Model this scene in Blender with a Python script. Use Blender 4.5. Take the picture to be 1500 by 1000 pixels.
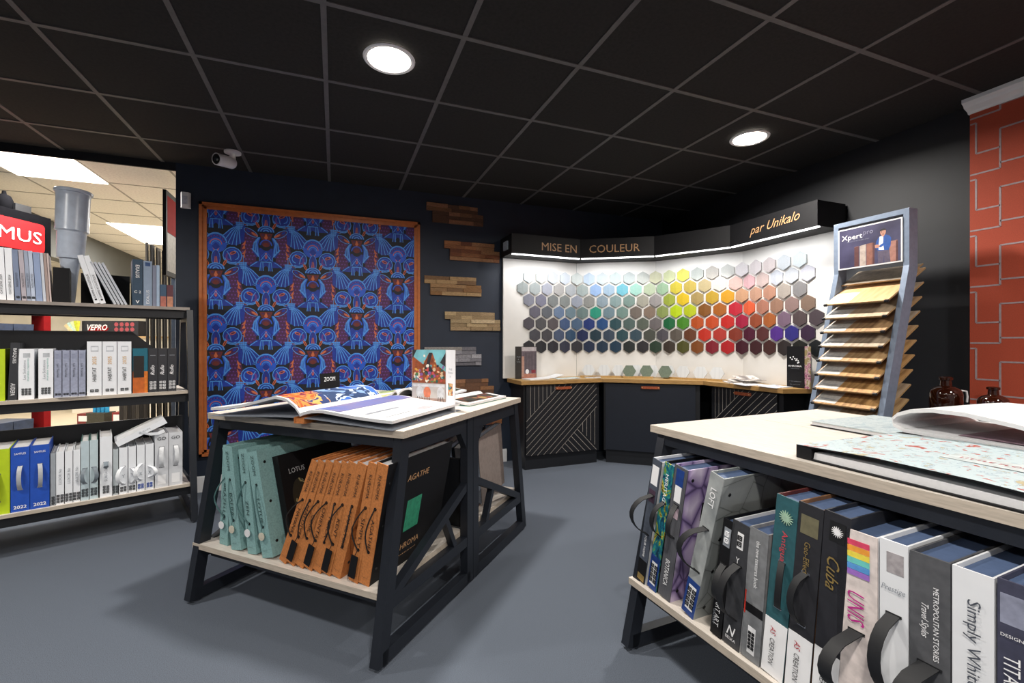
import bpy, bmesh, math, random, colorsys
from mathutils import Vector, Matrix
random.seed(7)
R = math.radians
for o in list(bpy.data.objects): bpy.data.objects.remove(o)
SC = bpy.context.scene
COL = SC.collection

# ------------------------------------------------------------------ camera
cam = bpy.data.cameras.new('camera'); cam.lens = 16.0; cam.sensor_width = 36.0
cam.shift_y = 0.0007; cam.clip_start = 0.02
co = bpy.data.objects.new('camera', cam); COL.objects.link(co)
co.location = (0, 0, 1.19); co.rotation_euler = (R(90), 0, R(-21.26))
SC.camera = co

# ------------------------------------------------------------------ world, exposure, lamps
w = bpy.data.worlds.new('world'); SC.world = w; w.use_nodes = True
w.node_tree.nodes['Background'].inputs[0].default_value = (0.6, 0.7, 0.9, 1)
w.node_tree.nodes['Background'].inputs[1].default_value = 0.16
SC.view_settings.view_transform = 'Standard'; SC.view_settings.look = 'None'
SC.view_settings.gamma = 1; SC.view_settings.use_curve_mapping = False
SC.view_settings.exposure = 0.0
LAMP_W = 42.0
LAMPS = [(0.25, 2.31), (2.64, 2.31), (-2.15, 2.31), (0.25, -0.09), (2.64, -0.09), (-2.15, -0.09), (0.25, -2.49), (-2.15, -2.49), (2.64, -2.49)]
def area(name, loc, rot, sx, sy, power, color=(1, 1, 1), shape='RECTANGLE', spread=180):
    l = bpy.data.lights.new(name, 'AREA'); l.shape = shape; l.size = sx
    if shape == 'RECTANGLE': l.size_y = sy
    l.energy = power; l.color = color; l.spread = R(spread)
    o = bpy.data.objects.new(name, l); COL.objects.link(o); o.location = loc; o.rotation_euler = rot
    return o
for i, (x, y) in enumerate(LAMPS):
    area('downlight_lamp', (x, y, 2.565), (0, 0, 0), .17, .17, LAMP_W, (1, .95, .88), 'DISK', 165)

# ------------------------------------------------------------------ materials
def lin(h):
    r = []
    for i in (0, 2, 4):
        c = int(h[i:i+2], 16) / 255
        r.append(c / 12.92 if c <= .04045 else ((c + .055) / 1.055) ** 2.4)
    return (*r, 1)
MATS = {}
def m(key, hexc=None, rough=.55, metal=0, var=.08, scale=40, bump=0, emit=0, coat=0, stretch=None, trans=0, hex2=None, spec=.5):
    """flat colour with a fine procedural variation"""
    if key in MATS: return MATS[key]
    if hexc is None: hexc = key
    mt = bpy.data.materials.new(key); mt.use_nodes = True; nt = mt.node_tree
    b = nt.nodes['Principled BSDF']; c = lin(hexc)
    b.inputs['Base Color'].default_value = c; b.inputs['Roughness'].default_value = rough
    b.inputs['Metallic'].default_value = metal; b.inputs['Coat Weight'].default_value = coat
    b.inputs['Transmission Weight'].default_value = trans
    b.inputs['Specular IOR Level'].default_value = spec
    if emit:
        b.inputs['Emission Color'].default_value = c; b.inputs['Emission Strength'].default_value = emit
    if var or bump:
        tc = nt.nodes.new('ShaderNodeTexCoord'); mp = nt.nodes.new('ShaderNodeMapping')
        if stretch: mp.inputs['Scale'].default_value = stretch
        n = nt.nodes.new('ShaderNodeTexNoise'); n.inputs['Scale'].default_value = scale
        n.inputs['Detail'].default_value = 4
        nt.links.new(tc.outputs['Object'], mp.inputs[0]); nt.links.new(mp.outputs[0], n.inputs['Vector'])
        if var:
            mx = nt.nodes.new('ShaderNodeMix'); mx.data_type = 'RGBA'
            c2 = lin(hex2) if hex2 else tuple(x * (1 - 3 * var) for x in c[:3]) + (1,)
            mx.inputs[6].default_value = c; mx.inputs[7].default_value = c2
            cr = nt.nodes.new('ShaderNodeMapRange'); cr.inputs[1].default_value = .4; cr.inputs[2].default_value = .65
            nt.links.new(n.outputs[0], cr.inputs[0]); nt.links.new(cr.outputs[0], mx.inputs[0])
            nt.links.new(mx.outputs[2], b.inputs['Base Color'])
        if bump:
            bp = nt.nodes.new('ShaderNodeBump'); bp.inputs['Strength'].default_value = bump; bp.inputs['Distance'].default_value = .002
            nt.links.new(n.outputs[0], bp.inputs['Height']); nt.links.new(bp.outputs[0], b.inputs['Normal'])
    MATS[key] = mt
    return mt
def ramp_mat(key, stops, kind='NOISE', scale=6, rough=.45, stretch=(1, 1, 1), dist=0, constant=True, feat=None):
    """printed artwork: a texture mapped through a colour ramp"""
    if key in MATS: return MATS[key]
    mt = bpy.data.materials.new(key); mt.use_nodes = True; nt = mt.node_tree; b = nt.nodes['Principled BSDF']
    b.inputs['Roughness'].default_value = rough
    tc = nt.nodes.new('ShaderNodeTexCoord'); mp = nt.nodes.new('ShaderNodeMapping'); mp.inputs['Scale'].default_value = stretch
    nt.links.new(tc.outputs['Object'], mp.inputs[0])
    if kind == 'VORONOI':
        t = nt.nodes.new('ShaderNodeTexVoronoi'); t.inputs['Scale'].default_value = scale
        if feat: t.feature = feat
        out = t.outputs['Distance']
    elif kind == 'CELL':
        t = nt.nodes.new('ShaderNodeTexVoronoi'); t.inputs['Scale'].default_value = scale
        s = nt.nodes.new('ShaderNodeSeparateColor'); nt.links.new(t.outputs['Color'], s.inputs[0]); out = s.outputs[0]
    elif kind == 'WAVE':
        t = nt.nodes.new('ShaderNodeTexWave'); t.inputs['Scale'].default_value = scale; t.inputs['Distortion'].default_value = dist; out = t.outputs['Fac']
    else:
        t = nt.nodes.new('ShaderNodeTexNoise'); t.inputs['Scale'].default_value = scale; t.inputs['Detail'].default_value = 3
        t.inputs['Distortion'].default_value = dist; out = t.outputs[0]
    nt.links.new(mp.outputs[0], t.inputs['Vector'])
    cr = nt.nodes.new('ShaderNodeValToRGB'); e = cr.color_ramp
    if constant: e.interpolation = 'CONSTANT'
    while len(e.elements) < len(stops): e.elements.new(.5)
    for el, (p, h) in zip(e.elements, stops): el.position = p; el.color = lin(h)
    nt.links.new(out, cr.inputs[0]); nt.links.new(cr.outputs[0], b.inputs['Base Color'])
    MATS[key] = mt
    return mt

STEEL = m('black_steel', '1b1f27', .42, .0, .04, 90)
STEELD = m('black_steel_dark', '0f1218', .5, 0, .04, 60)
CEILT = m('ceiling_tile_black', '201e1d', .95, 0, .12, 60, .25)
GRIDM = m('ceiling_grid_grey', '5b5858', .6, 0, .05, 30)
NAVY = m('navy_paint', '1c2636', .6, 0, .05, 6)
DARKW = m('charcoal_paint', '1f2126', .6, 0, .05, 6)
OAKL = m('pale_oak_top', 'd9d0c6', .5, 0, .05, 14, .1, stretch=(1, 9, 9))
OAKE = m('pale_oak_edge', 'bdb1a2', .55, 0, .06, 20, stretch=(1, 9, 9))
WHITE = m('white_paint', 'e4e4e6', .5, 0, .02, 8)
PANELW = m('white_panel', 'dcd9d4', .45, 0, .02, 5)
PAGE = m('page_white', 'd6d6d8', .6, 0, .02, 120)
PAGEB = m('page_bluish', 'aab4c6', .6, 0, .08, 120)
PAGED = m('page_blue_reflection', '4d5f80', .6, 0, .03, 60)  # blue reflection on the page tops, put into the page colour
CHROME = m('chrome', 'c8c8cc', .2, 1, 0)
BLACKP = m('black_plastic', '101114', .45, 0, .05, 50)
BLACKF = m('black_strap', '15161a', .6, 0, .06, 150)
COPPER = m('copper_letter', 'c09468', .5, 0, .05, 60)
GOLD = m('gold_foil', 'b79a5c', .35, .6, .05, 60)
INK = m('ink_black', '17181c', .6, 0, 0)
WINK = m('ink_white', 'ececee', .5, 0, 0)
GINK = m('ink_grey', '8b9098', .5, 0, 0)

# ------------------------------------------------------------------ mesh builder
class MB:
    def __init__(s): s.v = []; s.f = []; s.mi = []; s.mats = []
    def mid(s, mt):
        if mt not in s.mats: s.mats.append(mt)
        return s.mats.index(mt)
    def add(s, vs, fs, mt, M=None):
        k = len(s.v); i = s.mid(mt)
        for p in vs:
            p = Vector(p)
            s.v.append(M @ p if M else p)
        for f in fs: s.f.append([a + k for a in f]); s.mi.append(i)
    def box(s, x0, y0, z0, x1, y1, z1, mt, M=None, top=None, front=None, right=None):
        vs = [(x0,y0,z0),(x1,y0,z0),(x1,y1,z0),(x0,y1,z0),(x0,y0,z1),(x1,y0,z1),(x1,y1,z1),(x0,y1,z1)]
        fs = [(0,3,2,1),(4,5,6,7),(0,1,5,4),(1,2,6,5),(2,3,7,6),(3,0,4,7)]
        ms = [mt, top or mt, front or mt, right or mt, mt, mt]
        k = len(s.v)
        for p in vs:
            p = Vector(p); s.v.append(M @ p if M else p)
        for f, q in zip(fs, ms): s.f.append([a + k for a in f]); s.mi.append(s.mid(q))
    def prism(s, pts, a, b, mt, axis='z', M=None, side=None):
        """polygon pts extruded between a and b along axis"""
        def P(p, h):
            return {'z': (p[0], p[1], h), 'y': (p[0], h, p[1]), 'x': (h, p[0], p[1])}[axis]
        n = len(pts); vs = [P(p, a) for p in pts] + [P(p, b) for p in pts]
        s.add(vs, [list(range(n))[::-1], list(range(n, 2*n))], mt, M)
        s.add(vs, [(i, (i+1) % n, n+(i+1) % n, n+i) for i in range(n)], side or mt, M)
    def bar(s, p0, p1, w, x0, x1, mt):
        """flat bar in the yz plane between x0 and x1"""
        d = Vector((p1[0]-p0[0], p1[1]-p0[1])); d.normalize(); n = Vector((-d.y, d.x)) * w / 2
        pts = [(p0[0]-n.x, p0[1]-n.y), (p1[0]-n.x, p1[1]-n.y), (p1[0]+n.x, p1[1]+n.y), (p0[0]+n.x, p0[1]+n.y)]
        s.prism(pts, x0, x1, mt, 'x')
    def tube(s, path, r, mt, n=6, cap=True, M=None, flat=None):
        path = [Vector(p) for p in path]; rings = []
        up = None
        for i, p in enumerate(path):
            t = (path[min(i+1, len(path)-1)] - path[max(i-1, 0)]).normalized()
            if up is None:
                up = Vector((0, 0, 1)) if abs(t.z) < .9 else Vector((1, 0, 0))
            a = t.cross(up).normalized(); b2 = a.cross(t).normalized(); up = b2
            rr = r[i] if isinstance(r, (list, tuple)) else r
            ra, rb = (rr, rr) if not flat else flat
            rings.append([p + a * math.cos(2*math.pi*k/n) * ra + b2 * math.sin(2*math.pi*k/n) * rb for k in range(n)])
        vs = [q for g in rings for q in g]; fs = []
        for i in range(len(path)-1):
            for k in range(n):
                fs.append((i*n+k, i*n+(k+1) % n, (i+1)*n+(k+1) % n, (i+1)*n+k))
        if cap: fs += [list(range(n))[::-1], list(range((len(path)-1)*n, len(path)*n))]
        s.add(vs, fs, mt, M)
    def strap(s, path, wv, th, mt, M=None):
        """ribbon: path points, width vector wv, thickness th along local normal"""
        path = [Vector(p) for p in path]; wv = Vector(wv); vs = []; fs = []
        for i, p in enumerate(path):
            t = (path[min(i+1, len(path)-1)] - path[max(i-1, 0)]).normalized(); nn = t.cross(wv).normalized() * th / 2
            vs += [p - wv/2 - nn, p + wv/2 - nn, p + wv/2 + nn, p - wv/2 + nn]
        for i in range(len(path)-1):
            for k in range(4): fs.append((4*i+k, 4*i+(k+1) % 4, 4*i+4+(k+1) % 4, 4*i+4+k))
        e = 4*(len(path)-1); fs += [(3, 2, 1, 0), (e, e+1, e+2, e+3)]
        s.add(vs, fs, mt, M)
    def lathe(s, prof, mt, n=24, M=None, mats=None):
        vs = []; k = len(prof)
        for j in range(n):
            a = 2*math.pi*j/n
            vs += [(r*math.cos(a), r*math.sin(a), z) for r, z in prof]
        for i in range(k-1):
            s.add([], [], mt)
        base = len(s.v)
        for p in vs:
            p = Vector(p); s.v.append(M @ p if M else p)
        for j in range(n):
            j2 = (j+1) % n
            for i in range(k-1):
                s.f.append([base+j*k+i, base+j2*k+i, base+j2*k+i+1, base+j*k+i+1]); s.mi.append(s.mid(mats[i] if mats else mt))
    def sheet(s, prof, y0, y1, th, mt, side=None, off=0):
        """curved slab: profile (x, z) carried from y0 to y1, thickness th downwards"""
        P = [(x, z + off) for x, z in prof] ; Q = [(x, z + off - th) for x, z in prof][::-1]
        pts = P + Q; n = len(pts); k = len(P)
        vs = [(x, y0, z) for x, z in pts] + [(x, y1, z) for x, z in pts]
        fs = []; 
        for i in range(n): fs.append((i, (i+1) % n, n+(i+1) % n, n+i))
        s.add(vs, fs, mt)
        f2 = []
        for i in range(k-1):
            a, b_, c, d = i, i+1, n-2-i, n-1-i
            f2 += [(d, c, b_, a), (n+a, n+b_, n+c, n+d)]
        s.add(vs, f2, side or mt)
    def mesh(s, name, smooth=False):
        me = bpy.data.meshes.new(name); me.from_pydata([tuple(p) for p in s.v], [], s.f)
        for q in s.mats: me.materials.append(q)
        me.polygons.foreach_set('material_index', s.mi)
        if smooth: me.polygons.foreach_set('use_smooth', [True]*len(me.polygons))
        me.update()
        if smooth:
            try: me.set_sharp_from_angle(angle=R(40))
            except Exception: pass
        return me
    def build(s, name, parent=None, smooth=False, bevel=0, fix=True):
        me = s.mesh(name, smooth)
        if fix:
            bm = bmesh.new(); bm.from_mesh(me)
            bmesh.ops.recalc_face_normals(bm, faces=bm.faces); bm.to_mesh(me); bm.free()
        o = bpy.data.objects.new(name, me); COL.objects.link(o); o.parent = parent
        if bevel:
            b = o.modifiers.new('bevel', 'BEVEL'); b.width = bevel; b.segments = 2; b.limit_method = 'ANGLE'
        return o
def tag(o, label, cat, group=None):
    o['label'] = label; o['category'] = cat
    if group: o['group'] = group
    return o
def fr(deg, x, y):
    c, s = math.cos(R(deg)), math.sin(R(deg)); return (c*x - s*y, s*x + c*y)
def empty(name, label, cat, loc, rot=(0, 0, 0), group=None):
    o = bpy.data.objects.new(name, None); COL.objects.link(o); o.empty_display_size = .05
    o.location = loc; o.rotation_euler = rot
    return tag(o, label, cat, group)
def local(name, label, cat, deg, x, y, z, lean=0, yaw=0, pitch=0, group=None):
    u, v = fr(deg, x, y)
    return empty(name, label, cat, (u, v, z), (R(pitch), R(lean), R(deg + yaw)), group)
def struct(o): o['kind'] = 'structure'; return o
def mesh_obj(name, me, parent=None, loc=(0, 0, 0), rot=(0, 0, 0)):
    o = bpy.data.objects.new(name, me); COL.objects.link(o); o.parent = parent; o.location = loc; o.rotation_euler = rot
    return o

# ------------------------------------------------------------------ lettering
TC = {}
def glyphs(txt, shear=0, bold=0):
    k = (txt, shear, bold)
    if k in TC: return TC[k]
    cu = bpy.data.curves.new('t', 'FONT'); cu.body = txt; cu.size = 1; cu.shear = shear; cu.offset = bold
    cu.resolution_u = 2; cu.fill_mode = 'FRONT'
    ob = bpy.data.objects.new('t', cu); COL.objects.link(ob)
    dg = bpy.context.evaluated_depsgraph_get(); me = bpy.data.meshes.new_from_object(ob.evaluated_get(dg))
    bpy.data.objects.remove(ob)
    vs = [v.co.copy() for v in me.vertices]; fs = [list(p.vertices) for p in me.polygons]
    x0 = min(v.x for v in vs); x1 = max(v.x for v in vs); y0 = min(v.y for v in vs); y1 = max(v.y for v in vs)
    vs = [((v.x-(x0+x1)/2)/(x1-x0), (v.y-(y0+y1)/2)/(y1-y0)) for v in vs]
    TC[k] = (vs, fs); return TC[k]
def lettering(mb, txt, length, height, cx, cz, mt, rot='0', y=-.0006, shear=0, bold=0, plane='front', yc=0):
    vs, fs = glyphs(txt, shear, bold); out = []
    for a, b in vs:
        a *= length; b *= height
        if rot == 'u': a, b = -b, a
        elif rot == 'd': a, b = b, -a
        if plane == 'front': out.append((cx+a, y, cz+b))
        elif plane == 'right': out.append((y, cx+a, cz+b))
        elif plane == 'top': out.append((cx+a, cz+b, y))
    mb.add(out, fs, mt)

class Art:
    """flat print made of layered shapes in a plane (a, b)"""
    def __init__(s): s.sh = []; s.n = 0
    def poly(s, pts, mt): s.sh.append((pts, mt, s.n)); s.n += 1
    def ell(s, cx, cy, rx, ry, mt, ang=0, n=14, a0=0, a1=360):
        c, q = math.cos(R(ang)), math.sin(R(ang)); pts = []
        full = (a1-a0) == 360
        for i in range(n if full else n+1):
            t = R(a0 + (a1-a0)*i/n); x, y = rx*math.cos(t), ry*math.sin(t); pts.append((cx + c*x - q*y, cy + q*x + c*y))
        s.poly(pts, mt)
    def stroke(s, pts, w, mt):
        L, Rr = [], []
        for i, p in enumerate(pts):
            a = pts[max(i-1, 0)]; b = pts[min(i+1, len(pts)-1)]; dx, dy = b[0]-a[0], b[1]-a[1]; l = math.hypot(dx, dy) or 1
            ww = w[i] if isinstance(w, (list, tuple)) else w
            L.append((p[0]-dy/l*ww/2, p[1]+dx/l*ww/2)); Rr.append((p[0]+dy/l*ww/2, p[1]-dx/l*ww/2))
        k = s.n; s.n += 1
        for i in range(len(pts)-1): s.sh.append(([L[i], L[i+1], Rr[i+1], Rr[i]], mt, k))
    def arc(s, cx, cy, rx, ry, a0, a1, w, mt, n=10):
        s.stroke([(cx+rx*math.cos(R(a0+(a1-a0)*i/n)), cy+ry*math.sin(R(a0+(a1-a0)*i/n))) for i in range(n+1)], w, mt)
    def mirror(s, k0):
        for pts, mt, n in list(s.sh[k0:]): s.sh.append(([(-a, b) for a, b in pts][::-1], mt, n))
    def put(s, mb, f, step=2e-5, base=0):
        for pts, mt, n in s.sh: mb.add([f(a, b, base + n*step) for a, b in pts], [list(range(len(pts)))], mt)

# =================================================================== STRUCTURE
def slab(name, x0, y0, z0, x1, y1, z1, mt, parent=None, **k):
    b = MB(); b.box(x0, y0, z0, x1, y1, z1, mt, **k); o = b.build(name, parent)
    if parent is None: struct(o)
    return o
CARPET = m('blue_grey_carpet', '5f6774', .95, 0, .16, 420, .5)
ROOMFL = m('cream_floor', 'd9cbb2', .5, 0, .06, 8, stretch=(1, 8, 1))
CREAM = m('cream_wall', 'e2ddd0', .7, 0, .03, 5)
GREYW = m('grey_bulkhead', '5c5d5a', .8, 0, .03, 5)
CT2 = m('cream_ceiling_tile', 'e8e4dc', .9, 0, .04, 60, .1)
slab('floor', -4.2, -3.6, -.05, 3.7, 4.36, 0, CARPET)
slab('floor_adjoining', -6.3, 4.36, -.05, 2.0, 11.2, 0, ROOMFL)
# walls
slab('wall_back', -1.16, 4.27, 0, 3.7, 4.42, 2.62, NAVY)
slab('trim_1', -4.2, 4.27, 2.53, -1.16, 4.285, 2.62, STEELD)
slab('wall_right', 3.52, -3.6, 0, 3.67, 4.27, 2.62, DARKW)
slab('wall_left', -4.35, -3.6, 0, -4.2, 4.27, 2.62, DARKW)
slab('wall_rear', -4.35, -3.75, 0, 3.67, -3.6, 2.62, m('rear_wall', '8d8f92', .7))
slab('wall_adjoining_left', -6.3, 4.42, 0, -6.2, 11.2, 2.62, CREAM)
slab('trim_3', -3.2, 4.42, 2.18, -3.05, 10.0, 2.62, GREYW)
slab('wall_adjoining_near', -6.3, 4.29, 0, -4.2, 4.42, 2.62, CREAM)
slab('wall_adjoining_far', -6.3, 11.0, 0, 2.0, 11.15, 2.62, CREAM)
slab('wall_adjoining_right', 1.0, 4.42, 0, 1.1, 11.2, 2.62, CREAM)
b = MB(); b.box(-1.155, 4.255, 0, 1.6, 4.27, .115, WHITE); b.box(-1.155, 4.26, .115, 1.6, 4.27, .125, WHITE)
struct(b.build('baseboard_back'))
# orange papered stretch of the right wall, interlocking line print
ORANGE = m('orange_paper', 'a94329', .75, 0, .05, 220, .12)
LINE = m('lilac_line', 'a08c8e', .6, 0, .05, 60)
papered = slab('wall_orange', 3.45, -3.6, 0, 3.52, 1.505, 2.53, ORANGE)
b = MB(); X = 3.4485; T = .009
def hz(v0, v1, z): b.box(X, min(v0, v1), z-T/2, X+.003, max(v0, v1), z+T/2, LINE)
def vz(v, z0, z1): b.box(X, v-T/2, z0, X+.003, v+T/2, z1, LINE)
for j in range(-2, 12):
    for k in range(0, 9):
        v = 1.505 - j*.235; z = 2.705 - k*.325 - (j % 2)*.1625*0
        def cz(z): return max(.01, min(z, 2.515))
        if z < .1: continue
        A = v - .13
        if A < 1.5 and j >= 0:
            vz(A, cz(z-.22), cz(z))
            if z < 2.515: hz(A, A-.235+.102, z)
            if z-.103 < 2.51: hz(A, A+.102, z-.103)
            hz(A, min(A+.13, 1.503), z-.22); hz(A, A-.105, z-.19)
            vz(A+.102, cz(z-.103), cz(z+.074))
            if z+.074 < 2.51: hz(A+.102, min(A+.13, 1.503), z+.074)
o = b.build('printed_lines', papered)
# crown moulding
prof = [(3.45, 2.515), (3.44, 2.517), (3.435, 2.527), (3.42, 2.534), (3.40, 2.542), (3.392, 2.556), (3.375, 2.566), (3.375, 2.587), (3.46, 2.587), (3.46, 2.515)]
b = MB(); b.prism([(p[0], p[1]) for p in prof], -3.6, 1.51, WHITE, 'y'); struct(b.build('trim_2'))

# black tiled ceiling
ceil = slab('ceiling', -4.35, -3.75, 2.62, 3.7, 4.285, 2.70, STEELD)
u0, v0 = 2.955, 2.03
tile = MB(); tile.box(-.288, -.288, 0, .288, .288, .012, CEILT); tme = tile.mesh('ceiling_tile')
us = [u0 + .6*i for i in range(-12, 2)]; vs_ = [v0 + .6*i for i in range(-10, 5)]
lampcells = set()
for a in us[:-1]:
    for c in vs_[:-1]:
        cx, cy = a+.3, c+.3
        if cx < -4.2 or cx > 3.5 or cy > 4.3 or cy < -3.6: continue
        mesh_obj('ceiling_tile', tme, ceil, (cx, cy, 2.592))
b = MB()
for a in us:
    if -4.2 < a < 3.52: b.box(a-.012, -3.6, 2.588, a+.012, 4.27, 2.60, GRIDM)
for c in vs_:
    if -3.6 < c < 4.27: b.box(-4.2, c-.012, 2.5875, 3.52, c+.012, 2.5995, GRIDM)
b.build('grid_runner', ceil)
# cream ceiling of the adjoining room
ceil2 = slab('ceiling_adjoining', -6.3, 4.29, 2.62, 1.1, 11.2, 2.70, CREAM)
tile = MB(); tile.box(-.291, -.291, 0, .291, .291, .012, CT2); tm2 = tile.mesh('ceiling_tile_cream')
RL = m('white_grid', 'a39f96', .6)
PANEL = m('light_panel', 'fff6e6', .5, 0, 0, emit=5)
panels = [(-1.92-.25, 4.75), (-2.2, 7.3), (-.3, 6.0), (-4.6, 8.0)]
for i in range(-5, 7):
    for j in range(11):
        cx, cy = -2.76 + .6*i, 4.72 + .6*j
        if any(abs(cx-px) < .31 and abs(cy-py) < (.31 if q == 0 else .61) for q, (px, py) in enumerate(panels)): continue
        if cx > 1.0 or cy > 11 or cx < -6.1: continue
        mesh_obj('ceiling_tile', tm2, ceil2, (cx, cy, 2.594))
b = MB()
for i in range(-5, 8): b.box(-3.06+.6*i-.008, 4.42, 2.592, -3.06+.6*i+.008, 11, 2.60, RL)
for j in range(11): b.box(-6.2, 4.42+.6*j-.008, 2.5915, 1.0, 4.42+.6*j+.008, 2.5995, RL)
b.build('grid_runner', ceil2)
for i, (px, py) in enumerate(panels):
    t = empty('ceiling_panel_light', ['large bright square ceiling light in next room, nearest the opening', 'long bright ceiling light farther back in next room beside slat samples', 'ceiling light panel in next room, hidden right side', 'ceiling light panel of next room beyond the grey bulkhead'][i], 'light', (px, py, 2.585))
    b = MB(); b.box(-.3, -.3, 0, .3, .3, .01, PANEL) if i == 0 else b.box(-.3, -.6, 0, .3, .6, .01, PANEL); b.build('diffuser', t)
    area('panel_lamp', (px, py, 2.57), (0, 0, 0), .55, .55 if i == 0 else 1.1, 62, (1, .97, .93))

# round downlights (two in view)
LAMPM = m('lamp_glow', 'fff4e4', .5, 0, 0, emit=30)
for i, (x, y) in enumerate(LAMPS[:2]):
    t = empty('ceiling_downlight', ['round recessed ceiling downlight above the central display table', 'round recessed ceiling downlight nearer the colour swatch wall'][i], 'light', (x, y, 2.588), group='round recessed downlights')
    b = MB(); b.lathe([(.12, 0), (.125, -.006), (.118, -.012), (.104, -.010), (.10, -.002)], WHITE, 32); b.build('rim', t, True)
    b = MB(); b.lathe([(0, -.006), (.102, -.006)], LAMPM, 32); b.build('lens', t)

# =================================================================== WALLPAPER PANEL
BL0 = m('print_ground', '0f1222', .6, 0, .05, 50); B1 = m('print_deep_blue', '12349a', .55, 0, .05, 50); B2 = m('print_blue', '1d57cc', .55, 0, .05, 50)
B3 = m('print_light_blue', '4f97e8', .55, 0, .05, 50); PU = m('print_purple', '4f2352', .6, 0, .08, 90); OR = m('print_orange', 'cc6a44', .6, 0, .05, 50)
BR = m('print_brown', '6e2822', .6, 0, .05, 50); PK = m('print_violet', '6a3c8e', .6, 0, .05, 50)
A = Art()
def sy(*p): return p
k0 = 0
# scale columns behind (right half, then mirrored)
A.poly([(95, -345), (235, -330), (215, -420), (240, -520), (205, -640), (90, -640)], PU)
for i in range(9):
    for j in range(4):
        A.ell(110+j*30+(i % 2)*14, -365-i*32, 9, 7, PK, n=6)
for i, yy in enumerate((-420, -455, -500, -535)): A.poly([(185+i % 2*12, yy), (222, yy-48), (190, yy-40)], OR)
A.poly([(205, -560), (285, -560), (285, -650), (205, -650)], B3); A.poly([(210, -565), (280, -565), (280, -645), (210, -645)], BR)
# feather fan
A.poly([(190, -285), (270, -270), (400, -400), (360, -440), (330, -470), (265, -470), (200, -430)], B1)
for x, y in ((395, -395), (372, -425), (345, -455), (310, -470), (272, -472), (235, -455)):
    A.stroke([(235+(x-235)*.15, -295), ((235+x)/2+10, (-295+y)/2+15), (x, y)], [5, 9, 7], B3)
for i in range(4): A.poly([(195+i*8, -258-i*16), (275-i*3, -258-i*16), (275-i*3, -271-i*16), (195+i*8, -271-i*16)], B3)
for i in range(3):
    A.stroke([(215+i*20, -255), (215+i*20, -320)], 2, B1)
# side disc
A.ell(145, -205, 88, 80, B3); A.ell(145, -205, 80, 72, B1); A.arc(145, -205, 60, 54, -40, 130, 11, B2); A.arc(160, -200, 42, 40, -80, 90, 7, B3)
A.ell(150, -180, 30, 13, OR, 20); A.ell(150, -180, 20, 7, PU, 20); A.ell(110, -215, 26, 34, PK); A.ell(115, -215, 15, 22, B1); A.arc(145, -205, 72, 64, 200, 300, 8, B3)
A.stroke([(95, -165), (120, -200), (135, -250)], 8, B3)
# chevron wing
A.stroke([(10, -175), (60, -120), (125, -95)], [16, 14, 2], B3); A.stroke([(5, -160), (50, -108), (100, -84)], [6, 8, 2], B1)
# orange petals
A.ell(78, -272, 32, 12, OR, 60); A.ell(78, -272, 24, 5, BR, 60); 
# ear
A.ell(140, -345, 72, 30, B3, 28); A.ell(140, -345, 66, 24, PU, 28); A.ell(105, -360, 34, 10, OR, 28); A.ell(165, -330, 20, 12, B1, 28)
# body wings
A.poly([(52, -380), (95, -400), (130, -470), (122, -520), (85, -570), (60, -540), (78, -470)], B1)
A.stroke([(55, -385), (85, -440), (72, -550)], [10, 20, 26], B2)
for q in (0, 22, 44): A.stroke([(58+q*.3, -382), (90+q*.5, -430-q*.2), (74+q, -545+q*.7)], [4, 9, 10], B3)
A.stroke([(66, -560), (100, -520), (132, -490)], 12, B3)
# neck stripes
A.poly([(0, -605), (85, -600), (150, -640), (150, -655), (20, -660), (0, -640)], B1)
A.stroke([(150, -655), (100, -620), (80, -610)], 7, B3)
for q in (26, 42, 58): A.stroke([(q*.6+14, -612), (q, -690)], [6, 9], B2 if q == 42 else B3)
A.poly([(0, -600), (62, -600), (62, -480), (0, -480)], B1); A.stroke([(62, -602), (62, -560)], 5, B3)
A.mirror(k0)
# centre line pieces
A.ell(0, -95, 100, 92, B2); A.arc(0, -95, 92, 84, 0, 180, 12, B3); 
for a in range(8):
    t = R(15+a*21.4); A.ell(74*math.cos(t), -100+66*math.sin(t), 17, 13, B1, n=8); A.ell(74*math.cos(t), -100+66*math.sin(t), 9, 7, PK, n=6)
A.arc(0, -110, 52, 46, 0, 180, 7, OR); A.arc(0, -115, 38, 34, 0, 180, 6, B3); A.poly([(0, -95), (36, -130), (0, -165), (-36, -130)], B1)
A.poly([(0, -170), (30, -140), (0, -205), (-30, -140)], OR)
A.ell(0, -235, 40, 78, B3); A.ell(0, -235, 35, 72, B1); A.stroke([(0, -170), (0, -300)], [3, 14], PU)
for q in (-14, 0, 14): A.stroke([(q*.5, -220), (q, -295)], [3, 7], OR)
for rr, mt in ((78, B3), (66, B1), (54, B3), (42, B1), (28, B3), (16, B1)): A.ell(0, -330, rr, rr*.72, mt, 0, 12, 0, 180)
A.poly([(-62, -345), (62, -345), (40, -400), (0, -415), (-40, -400)], BR); A.poly([(0, -345), (18, -385), (0, -405), (-18, -385)], OR); A.ell(-30, -360, 13, 9, PU); A.ell(30, -360, 13, 9, PU)
A.ell(0, -455, 60, 55, B2, 0, 12, 0, 180); A.ell(0, -460, 50, 45, BL0, 0, 12, -90, 270); A.ell(0, -440, 42, 30, PU); A.ell(0, -450, 30, 20, BR)
A.poly([(0, -505), (48, -555), (0, -610), (-48, -555)], B2); A.poly([(0, -515), (38, -555), (0, -598), (-38, -555)], B1); A.ell(0, -550, 12, 28, OR); A.ell(0, -550, 6, 18, PK)
A.stroke([(-50, -595), (0, -530), (50, -595)], 8, B3); A.stroke([(-50, -608), (50, -608)], 8, B3)

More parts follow.
